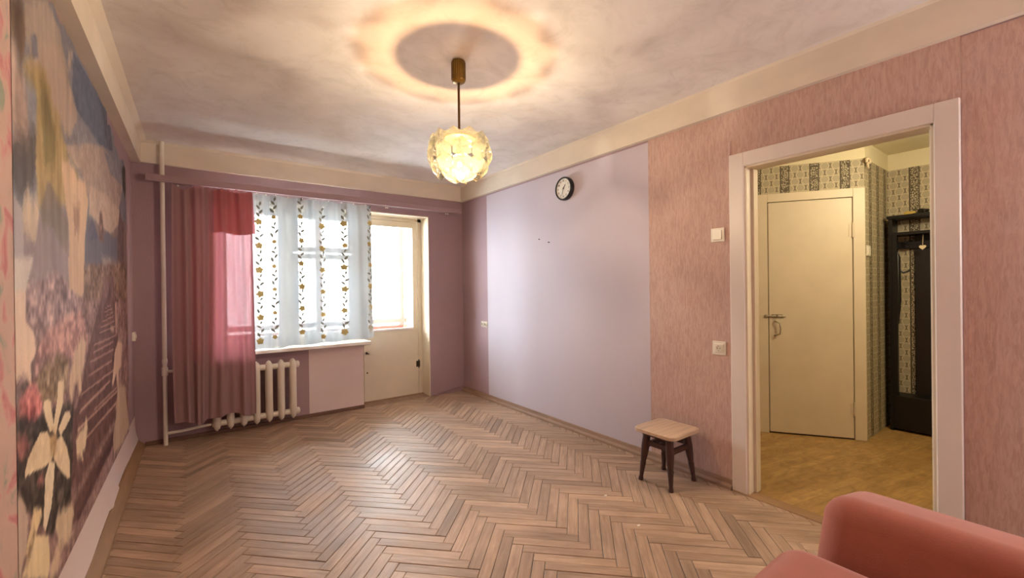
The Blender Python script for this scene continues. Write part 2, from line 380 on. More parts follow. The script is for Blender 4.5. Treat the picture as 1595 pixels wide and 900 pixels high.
def ring_dim_mat():  # see-through tint of the added disc that weakens the ceiling ring
    m, nt, p = nodes_of('ring_dimming_sheet'); nt.nodes.remove(p); out = nt.nodes['Material Output']
    tr = N(nt, 'ShaderNodeBsdfTransparent'); tr.inputs[0].default_value = (0.86, 0.72, 0.56, 1)
    df = N(nt, 'ShaderNodeBsdfTranslucent'); df.inputs[0].default_value = (0.3, 0.25, 0.16, 1)
    mx = N(nt, 'ShaderNodeMixShader'); mx.inputs[0].default_value = 0.15
    nt.links.new(tr.outputs[0], mx.inputs[1]); nt.links.new(df.outputs[0], mx.inputs[2]); nt.links.new(mx.outputs[0], out.inputs[0]); return m
M['ring_dim'] = ring_dim_mat()
def bulb_mat():
    m, nt, p = nodes_of('lit_bulb'); p.inputs['Base Color'].default_value = (1, 0.9, 0.7, 1)
    p.inputs['Emission Color'].default_value = (1.0, 0.87, 0.69, 1); p.inputs['Emission Strength'].default_value = BULB_STRENGTH; return m
M['bulb'] = bulb_mat(); M['bulb_glass'] = glass_mat('clear_bulb_glass', (1, 0.97, 0.92), 0.06)

# ================================================================== STRUCTURE
# ---- floor: dark screed + herringbone parquet, each plank a part
floor = struct(G().box((LX-0.1, NY-0.1, -0.06), (RX+0.02, DY+0.33, -0.004)).obj('floor', M['subfloor']))
PL, PW = 0.3773, 0.0566                          # plank length and width
RECT = (LX+0.062, RX-0.030, NY, DY-0.002)
def clip(poly, axis, val, keep_less):
    out = []
    for i in range(len(poly)):
        a, b = poly[i], poly[(i+1) % len(poly)]
        ia = (a[axis] <= val) == keep_less; ib = (b[axis] <= val) == keep_less
        if ia: out.append(a)
        if ia != ib:
            t = (val-a[axis])/(b[axis]-a[axis]); out.append((a[0]+(b[0]-a[0])*t, a[1]+(b[1]-a[1])*t))
    return out
def plank_geo(poly, ax, cen, tone, off, tilt, z0):
    """chamfered plank prism from a world polygon; returns verts, faces, grain (verts relative to cen)"""
    n = len(poly); cx, cy = cen
    dx, dy = ax; V = []; GR = []
    c0 = (sum(p[0] for p in poly)/n, sum(p[1] for p in poly)/n)
    for z, s in ((-0.012, 0.0), (z0-0.0012, 0.0), (z0, 0.0016)):
        for x, y in poly:
            rx, ry = x-c0[0], y-c0[1]; L = math.hypot(rx, ry) or 1
            # pull the top ring inward along and across the plank by s
            al = rx*dx+ry*dy; ac = -rx*dy+ry*dx
            al -= math.copysign(min(s, abs(al)), al); ac -= math.copysign(min(s, abs(ac)), ac)
            X, Y = c0[0]+al*dx-ac*dy, c0[1]+al*dy+ac*dx
            zz = z + (tilt[0]*al+tilt[1]*ac if z > -0.01 else 0)
            V.append((X-cx, Y-cy, zz))
            GR.append(((X-cx)*dx+(Y-cy)*dy+off*3.1, -(X-cx)*dy+(Y-cy)*dx+off, tone))
    Fs = [tuple(range(2*n, 3*n))]
    for r in (0, 1):
        for k in range(n): Fs.append((r*n+k, r*n+(k+1) % n, (r+1)*n+(k+1) % n, (r+1)*n+k))
    return V, Fs, GR
def mesh_from(name, V, Fs, m, grain=None):
    me = bpy.data.meshes.new(name); me.from_pydata(V, [], Fs); me.materials.append(m)
    if grain is not None:
        at = me.attributes.new('grain', 'FLOAT_VECTOR', 'POINT'); at.data.foreach_set('vector', np.array(grain, dtype=np.float32).ravel())
    me.update(); return me
O0 = (1.228, 1.681); q2 = math.sqrt(0.5)
def ab2w(a, b): return (O0[0]+(a+b)*q2, O0[1]+(b-a)*q2)
planks = []
for col in range(-5, 4):
    for k in range(-48, 48):
        for kind in (0, 1):
            s = col*PL
            if kind == 0: a0, a1, b0, b1 = -k*PW, -k*PW+PL, k*PW, k*PW+PW
            else: a0, a1, b0, b1 = -k*PW+PL, -k*PW+PL+PW, k*PW, k*PW+PL
            g = 0.0009+random.random()*0.0009
            pts = [ab2w(a, b) for a, b in ((a0+s+g, b0+s+g), (a1+s-g, b0+s+g), (a1+s-g, b1+s-g), (a0+s+g, b1+s-g))]
            cen = (sum(p[0] for p in pts)/4, sum(p[1] for p in pts)/4)
            poly = pts
            for axis, val, less in ((0, RECT[0], False), (0, RECT[1], True), (1, RECT[2], False), (1, RECT[3], True)):
                poly = clip(poly, axis, val, less)
                if len(poly) < 3: break
            if len(poly) < 3: continue
            area = 0.5*abs(sum(poly[i][0]*poly[(i+1) % len(poly)][1]-poly[(i+1) % len(poly)][0]*poly[i][1] for i in range(len(poly))))
            if area < 4e-5: continue
            d = Vector((cen[0], cen[1], -CAM_H)); dep = d.dot(_f)
            vis = dep > 0.2 and abs(d.dot(_r2)/dep*F_PX) < 790 and abs(d.dot(_u2)/dep*F_PX) < 452
            planks.append((not vis, -area/max(dep, 0.1)**3, kind, cen, poly, area > PL*PW*0.9))
planks.sort(key=lambda t: (t[0], t[1]))
AX = ((q2, -q2), (q2, q2))
def ptone(): return min(1.3, max(0.62, random.gauss(0.98, 0.11)))
variants = {0: [], 1: []}
def tilt(): return (random.uniform(-1, 1)*0.0022, random.uniform(-1, 1)*0.008)
for kind in (0, 1):
    for v in range(40):
        dx, dy = AX[kind]; hl, hw = PL/2-0.0013, PW/2-0.0012
        poly = [(al*dx-ac*dy, al*dy+ac*dx) for al, ac in ((-hl, -hw), (hl, -hw), (hl, hw), (-hl, hw))]
        V, Fs, GR = plank_geo(poly, AX[kind], (0, 0), ptone(), random.random()*40, tilt(), random.uniform(-0.0008, 0.0012))
        variants[kind].append(mesh_from('parquet_plank', V, Fs, M['parquet'], GR))
SV, SF, SG = [], [], []
for i, (hid, _, kind, cen, poly, whole) in enumerate(planks):
    if i < 290:
        if whole: me = random.choice(variants[kind])
        else:
            V, Fs, GR = plank_geo(poly, AX[kind], cen, ptone(), random.random()*40, tilt(), random.uniform(-0.0006, 0.001))
            me = mesh_from('parquet_plank', V, Fs, M['parquet'], GR)
        place('parquet_plank', me, floor, (cen[0], cen[1], 0))
    else:
        V, Fs, GR = plank_geo(poly, AX[kind], (0, 0), ptone(), random.random()*40, tilt(), random.uniform(-0.0005, 0.0008))
        b = len(SV); SV += V; SG += GR; SF += [tuple(b+j for j in f) for f in Fs]
st = place('parquet_field', mesh_from('parquet_field', SV, SF, M['parquet'], SG), floor); st['kind'] = 'stuff'
st['label'] = 'smaller seen herringbone planks along the edges and far end'
struct(G().box((RX-0.032, DO0-0.08, -0.03), (RX+0.055, DO1+0.08, 0.006), 0.003).obj('trim_1', M['edge_board'])) # threshold strip

# ---- ceiling and beams
struct(G().box((LX-0.1, NY-0.1, CZ), (RX+0.1, DY+0.1, CZ+0.12)).obj('ceiling', M['ceiling']))
def beam(name, axis, poly, t0, t1): return struct(G().prism(poly, axis, t0, t1).obj(name, M['beam']))
beam('trim_2', 1, [(RX, BZ), (RX-0.038, BZ), (RX-0.045, CZ-0.012), (RX-0.06, CZ), (RX, CZ)], NY, DY)
beam('trim_3', 1, [(LX, BZ), (LX+0.058, BZ), (LX+0.064, CZ-0.03), (LX+0.10, CZ), (LX, CZ)], NY, DY)
beam('trim_4', 0, [(DY, BZ), (DY-0.040, BZ), (DY-0.048, CZ-0.02), (DY-0.07, CZ), (DY, CZ)], LX+0.06, RX-0.04)

# ---- right wall with the doorway
wr = struct(G().box((RX, DO1, 0), (RX+0.085, DY+0.35, CZ)).box((RX, NY-0.1, 0), (RX+0.085, DO0, CZ)).box((RX, DO0, DOZ), (RX+0.085, DO1, CZ)).obj('wall_right', M['mauve']))
def panel(name, y0, y1, z0, z1, m, t=0.0014):
    return G().box((RX-t, y0, z0), (RX+0.002, y1, z1)).obj(name, m, wr)
LI = 'plain lilac wallpaper strip'; PI_ = 'embossed pink wallpaper strip'
panel('wallpaper_strip', 1.886, 4.02, 0.045, 2.29, M['lilac'], 0.0022)['label'] = LI
panel('wallpaper_strip', 1.300, 1.887, 0.03, BZ, M['pink'], 0.0016)['label'] = PI_
panel('wallpaper_strip', 0.316, 1.300, 2.02, BZ, M['pink'], 0.0026)['label'] = PI_
panel('wallpaper_strip', NY, 0.3155, 0.03, 2.298, M['pink'], 0.0016)['label'] = PI_
# lifted paper edge by the doorway corner
G().prism([(RX-0.0016, 1.306), (RX-0.012, 1.297), (RX-0.0018, 1.292)], 2, 2.045, 2.13).obj('wallpaper_curl', M['pink'], wr)

# doorway casing and lining
tr = struct(G().box((RX-0.022, DO1, 0.0), (RX+0.001, 1.298, 2.04), 0.004).box((RX-0.022, 0.318, 0.0), (RX+0.001, DO0, 2.04), 0.004)
            .box((RX-0.022, DO0-0.002, DOZ), (RX+0.001, DO1+0.002, 2.04), 0.003).obj('trim_5', M['white_paint']))
lg = G()
for y0, y1, z0, z1 in ((DO1-0.012, DO1+0.004, 0.004, DOZ), (DO0-0.004, DO0+0.012, 0.004, DOZ), (DO0, DO1, DOZ-0.012, DOZ+0.004)):
    lg.box((RX-0.012, y0, z0), (RX+0.10, y1, z1), 0.002)
lg.box((RX+0.045, DO1-0.028, 0.004), (RX+0.10, DO1-0.010, DOZ-0.01), 0.002).box((RX+0.045, DO0+0.010, 0.004), (RX+0.10, DO0+0.024, DOZ-0.01), 0.002)
lg.obj('door_lining', M['cream'], tr)
G().box((RX+0.098, DO1-0.031, 1.66), (RX+0.106, DO1-0.020, 1.76), 0.002).obj('hinge', M['cream'], tr)

# ---- left wall and its papers
wl = struct(G().box((LX-0.1, NY-0.1, 0), (LX, DY+0.35, CZ)).obj('wall_left', M['mauve']))
G().box((LX-0.001, NY, 0.22), (LX+0.0018, 1.779, BZ), 0).obj('wallpaper_strip', M['flower_wall'], wl)['label'] = 'pink flowered wallpaper beside the photo mural'
# pale strip along the bottom, its lower edge torn and curling
sg = G(); ny = 46
def strip_low(u, v):
    y = NY + (DY-0.004-NY)*u
    low = 0.062 + 0.006*math.sin(7*y) + (0.012 if 3.25 < y < 3.55 else 0.0)
    z = low + (0.26-low)*v
    return (LX+0.0018+0.02*(1-v)**3*(0.7+0.3*math.sin(3*y)) + (0.012*(1-v)**2 if 3.2 < y < 3.5 else 0), y, z)
sg.grid(strip_low, 120, 6).obj('wallpaper_border', M['pink_panel'], wl, smooth=True)['label'] = 'pale pink border strip curling at its lower edge'

# ---- window wall
DW = DY + 0.33
wg = G()
wg.box((LX-0.1, DY, 0), (WX0, DW, CZ)).box((WX0, DY, 0), (WX1-0.012, DW, WZ0)).box((BX1, DY, 0), (RX+0.1, DW, CZ)).box((WX0, DY, WZ1), (BX1, DW, CZ))
wf = struct(wg.obj('wall_far', M['mauve']))
pg = G().box((0.885, DY-0.003, 0.035), (1.418, DY+0.001, 0.672)).obj('wallpaper_strip', M['pink_panel'], wf); pg['label'] = 'pale rosy wallpaper strip under the window'
# peeling strip by the corner
def peel(u, v):
    x = 2.28+0.345*u; z = 0.004+0.05*v*(0.3+0.7*u)
    return (x, DY-0.004-0.022*(v**2)*(0.4+0.6*math.sin(u*2.6)), z+0.02*u*v)
G().grid(peel, 14, 5).obj('wallpaper_curl', M['mauve'], wf, smooth=True)
# light reveals of window and door
rg = G()
rg.box((BX1-0.006, DY-0.002, 0.0), (BX1+0.004, DY+0.2, WZ1)).box((WX0-0.004, DY-0.002, WZ1-0.006), (BX1+0.004, DY+0.2, WZ1+0.004)).box((WX0-0.004, DY-0.002, WZ0), (WX0+0.006, DY+0.2, WZ1))
rg.obj('reveal_lining', M['cream'], wf)
struct(G().box((LX-0.1, NY-0.1, 0), (RX+0.1, NY, CZ)).obj('wall_near', M['mauve']))

# ---- baseboards
struct(G().prism([(RX, 0.0), (RX-0.036, 0.0), (RX-0.034, 0.016), (RX-0.014, 0.028), (RX-0.010, 0.052), (RX, 0.055)], 1, 1.30, DY).obj('baseboard_right', M['base_wood']))
struct(G().prism([(RX, 0.0), (RX-0.022, 0.0), (RX-0.018, 0.05), (RX, 0.055)], 1, NY, 0.316).obj('baseboard_near_right', M['base_dark']))
struct(G().prism([(LX, 0.0), (LX+0.062, 0.0), (LX+0.060, 0.014), (LX+0.022, 0.060), (LX, 0.064)], 1, NY, DY).obj('baseboard_left', M['edge_board']))
struct(G().box((LX+0.06, DY-0.016, 0), (1.42, DY+0.001, 0.034), 0.004).obj('baseboard_far', M['base_dark']))

# ---- window unit
win = sempty('window_1')
FY0, FY1 = DY+0.17, DY+0.235
fr = G()
for a, b in (((WX0, WZ0), (WX0+0.06, WZ1)), ((WX1-0.06, WZ0), (WX1+0.012, WZ1)), ((WX0, WZ1-0.07), (WX1, WZ1)), ((WX0, WZ0), (WX1, WZ0+0.055)), ((0.70, WZ0), (0.79, WZ1))):
    fr.box((a[0], FY0, a[1]), (b[0], FY1, b[1]), 0.006)
fr.obj('window_frame', M['cream'], win)
def sash(x0, x1, z0, z1, w=0.05):
    g = G()
    g.box((x0, FY0-0.012, z0), (x0+w, FY1-0.02, z1), 0.005).box((x1-w, FY0-0.012, z0), (x1, FY1-0.02, z1), 0.005)
    g.box((x0+w, FY0-0.012, z0), (x1-w, FY1-0.02, z0+w), 0.005).box((x0+w, FY0-0.012, z1-w), (x1-w, FY1-0.02, z1), 0.005)
    s = g.obj('sash', M['white_paint'], win)
    G().box((x0+w-0.004, FY0+0.016, z0+w-0.004), (x1-w+0.004, FY0+0.020, z1-w+0.004)).obj('pane', M['glass'], s)
sash(WX0+0.05, 0.705, WZ0+0.045, WZ1-0.055)
sash(0.785, WX1-0.05, WZ0+0.045, 1.625); sash(0.785, WX1-0.05, 1.645, WZ1-0.055)
G().box((WX0-0.06, DY-0.125, 0.680), (WX1+0.035, DY+0.19, 0.716), 0.007, 2).obj('window_sill', M['white_paint'], win)

# ---- balcony door
bd = sempty('door_1')
BY0, BY1 = DY+0.195, DY+0.25
g = G()
g.box((BX1-0.052, BY0-0.002, -0.004), (BX1, BY1+0.02, WZ1), 0.003).box((BX0, BY0-0.002, 0), (BX0+0.052, BY1+0.02, WZ1), 0.003).box((BX0, BY0-0.002, 2.045), (BX1, BY1+0.02, WZ1), 0.003)
g.obj('door_frame', M['cream'], bd)
LX0, LX1 = BX0+0.055, 2.128
g = G()
g.box((LX0, BY0, 0.775), (LX0+0.10, BY1, 2.042), 0.002).box((2.068, BY0, 0.775), (LX1, BY1, 2.042), 0.002)
g.box((LX0+0.1, BY0, 1.972), (2.068, BY1, 2.042), 0.003).box((LX0, BY0, 0.006), (LX1, BY1, 0.776), 0.002)
g.obj('door_leaf', M['cream'], bd)
G().box((LX0+0.10, BY0-0.012, 0.772), (2.070, BY0+0.01, 0.800), 0.004).obj('glazing_bead', M['white_paint'], bd)
G().box((LX0+0.098, BY0+0.026, 0.77), (2.07, BY0+0.030, 1.975)).obj('pane', M['glass'], bd)
for z in (1.78, 0.36):
    G().tube([(LX1+0.003, BY0-0.006, z-0.05), (LX1+0.003, BY0-0.006, z+0.05)], 0.007, 10).box((LX1-0.028, BY0-0.004, z-0.035), (LX1+0.02, BY0+0.002, z+0.035)).obj('hinge', M['dark_metal' if z < 1 else 'cream'], bd)
G().lathe([(0.014, 0), (0.012, 0.008), (0.005, 0.012)], 12, (LX0+0.03, BY0, 0.545), Matrix.Rotation(PI/2, 3, 'X')).box((LX0+0.012, BY0-0.018, 0.54), (LX0+0.055, BY0-0.010, 0.551), 0.002, rot=Matrix.Rotation(0.5, 3, 'Y')).obj('latch_knob', M['dark_metal'], bd)
G().lathe([(0.009, 0), (0.007, 0.004), (0.002, 0.005)], 10, (LX0+0.035, BY0, 0.325), Matrix.Rotation(PI/2, 3, 'X')).obj('screw_head', M['dark_metal'], bd)

G().box((BX0, BY0-0.03, -0.004), (BX1, BY1+0.05, 0.008), 0.003).obj('door_sill', M['edge_board'], bd)
G().box((BX0-0.01, DY-0.001, -0.004), (BX1+0.006, BY0-0.03, 0.0005)).obj('recess_board', M['base_wood'], bd)
# ---- balcony outside the glass
bal = struct(G().box((-0.4, DW, -0.1), (2.62, DW+1.06, -0.01)).box((-0.4, DW+1.00, -0.1), (2.62, DW+1.06, 0.74)).box((-0.5, DW, 2.46), (2.62, DW+1.10, 2.56)).box((-0.5, DW, -0.1), (-0.4, DW+1.06, 2.46)).obj('wall_balcony', M['balcony_plaster']))
G().box((-0.4, DW+0.985, 0.02), (2.40, DW+1.0, 0.735)).obj('parapet_board', M['red_board'], bal)
g = G()
for x in (0.25, 1.28, 2.385): g.box((x-0.035, DW+0.985, 0.74), (x+0.035, DW+1.05, 2.45), 0.004)
g.box((-0.4, DW+0.98, 0.775), (2.44, DW+1.055, 0.835), 0.004).box((-0.4, DW+0.98, 2.32), (2.44, DW+1.055, 2.40), 0.004)
g.obj('glazing_frame', M['grey_frame'], bal)
G().box((-0.4, DW+1.015, 0.83), (2.40, DW+1.019, 2.33)).obj('pane', M['glass'], bal)
g = G(); rng = random.Random(3)
for r in range(33):
    z = 0.0+r*0.075; off = 0.0 if r % 2 else 0.125
    y = DW-off
    while y < DW+1.06:
        g.box((2.448+rng.uniform(-.003, .003), max(y+0.005, DW+0.001), z+0.004), (2.56, min(y+0.245, DW+1.06), z+0.071)); y += 0.25
bk = g.obj('brick_courses', M['brick'], bal); bk['kind'] = 'stuff'
G().box((2.458, DW+0.001, 0), (2.55, DW+1.06, 2.47)).obj('brick_mortar', M['balcony_plaster'], bal)

# ---- hall beyond the doorway
HX1, HY0, HY1, HZ = 4.95, -0.9, 2.9, 2.385
HA = Vector((3.55, 2.136)); HC = Vector((4.283, 1.053)); hd = (HC-HA).normalized(); hn = Vector((hd.y, -hd.x)) # runs toward camera-right
if hn.dot(Vector((-1, -1))) < 0: hn = -hn
def uvwall(name, p0, p1, z0, z1, u0, m, parent=None):
    """single-sided papered wall with metric UV, plus thickness behind"""
    p0, p1 = Vector(p0), Vector(p1); d = (p1-p0); L = d.length; d.normalize(); n = Vector((-d.y, d.x))*0.08
    V = [(p0.x, p0.y, z0), (p1.x, p1.y, z0), (p1.x, p1.y, z1), (p0.x, p0.y, z1)]
    V += [(x+n.x, y+n.y, z) for x, y, z in V]
    Fs = [(0, 1, 2, 3), (5, 4, 7, 6), (4, 0, 3, 7), (1, 5, 6, 2), (3, 2, 6, 7), (4, 5, 1, 0)]
    me = bpy.data.meshes.new(name); me.from_pydata(V, [], Fs); me.materials.append(m)
    uv = me.uv_layers.new(name='UVMap'); co = [(u0, z0), (u0+L, z0), (u0+L, z1), (u0, z1)]
    for i, c in enumerate(co): uv.data[i].uv = c
    for i in range(4, 24): uv.data[i].uv = (0.05, 0.3)
    return place(name, me, parent)
HW = 2.245
struct(G().box((RX-0.0, HY0, -0.05), (HX1+0.6, HY1, 0.0)).obj('floor_hall', M['lino']))
struct(G().box((RX+0.08, HY0-0.1, HZ), (HX1+0.2, HY1, HZ+0.1)).obj('ceiling_hall', M['hall_white']))
w_a = struct(uvwall('wall_hall_angled', (HA.x, HA.y), (HC.x, HC.y), 0, HZ, 0.045, M['hall_paper']))
w_b = struct(uvwall('wall_hall_side', (HC.x+0.001, HC.y), (HX1, HC.y), 0, HZ, 0.02, M['hall_paper']))
w_c = struct(uvwall('wall_hall_far', (HX1, HC.y), (HX1, HY0), 0, HZ, 0.0, M['hall_paper']))
struct(G().box((RX+0.08, HY0-0.1, 0), (HX1+0.1, HY0, HZ)).obj('wall_hall_near', M['hall_white']))
struct(G().box((RX+0.085, HA.y, 0), (HA.x+0.04, HA.y+0.1, HZ)).obj('wall_hall_end', M['hall_white']))
def band(p0, p1, parent):
    p0, p1 = Vector(p0), Vector(p1); d = (p1-p0).normalized(); n = Vector((d.y, -d.x))*0.006
    G().prism([(p0.x, p0.y), (p1.x, p1.y), (p1.x+n.x, p1.y+n.y), (p0.x+n.x, p0.y+n.y)], 2, HW, HZ).obj('whitewash_band', M['hall_white'], parent)
band(HA, HC+hd*0.004, w_a); band(HC+Vector((-0.004, 0)), (HX1, HC.y), w_b); band((HX1, HC.y), (HX1, HY0), w_c)
# angled bathroom door
ang = math.atan2(hd.y, hd.x)
hdr = sempty('door_2', (HC.x, HC.y, 0)); hdr.rotation_euler = (0, 0, ang)
# local frame: x along the wall (0 at the right corner, negative to the left), -y toward the viewer
dl, dr = -0.680, -0.085
g = G()
g.box((dr+0.002, -0.022, 0), (-0.002, 0.001, 2.015), 0.003).box((-0.795, -0.022, 0), (dl-0.002, 0.001, 2.015), 0.003).box((dl-0.002, -0.022, 1.945), (dr+0.002, 0.001, 2.015), 0.003)
g.obj('door_casing', M['cream'], hdr)
G().box((dl-0.004, -0.006, 0.0), (dr+0.004, 0.001, 1.948)).obj('door_gap', M['subfloor'], hdr)
G().box((dl+0.003, -0.020, 0.012), (dr-0.003, -0.004, 1.940), 0.003).obj('door_leaf', M['cream'], hdr)
for z0, z1 in ((1.62, 1.74), (0.195, 0.30)):
    G().tube([(dr, -0.026, z0), (dr, -0.026, z1)], 0.009, 10).box((dr-0.026, -0.0235, z0+0.01), (dr+0.02, -0.019, z1-0.01)).obj('hinge', M['cream'], hdr)
G().tube([(dl-0.02, -0.030, 0.987), (dl+0.125, -0.030, 0.987)], 0.0055, 8).box((dl+0.02, -0.027, 0.972), (dl+0.105, -0.019, 1.002), 0.002).box((dl-0.03, -0.034, 0.975), (dl-0.008, -0.019, 0.999), 0.003).box((dl+0.055, -0.046, 0.983), (dl+0.065, -0.03, 0.993)).obj('latch_bolt', M['steel'], hdr)
G().tube([(dl+0.045, -0.018, 0.945), (dl+0.048, -0.045, 0.940), (dl+0.075, -0.052, 0.93), (dl+0.080, -0.053, 0.88), (dl+0.075, -0.052, 0.838), (dl+0.048, -0.045, 0.828), (dl+0.045, -0.018, 0.825)], 0.0058, 10).obj('door_handle', M['steel'], hdr, smooth=True)

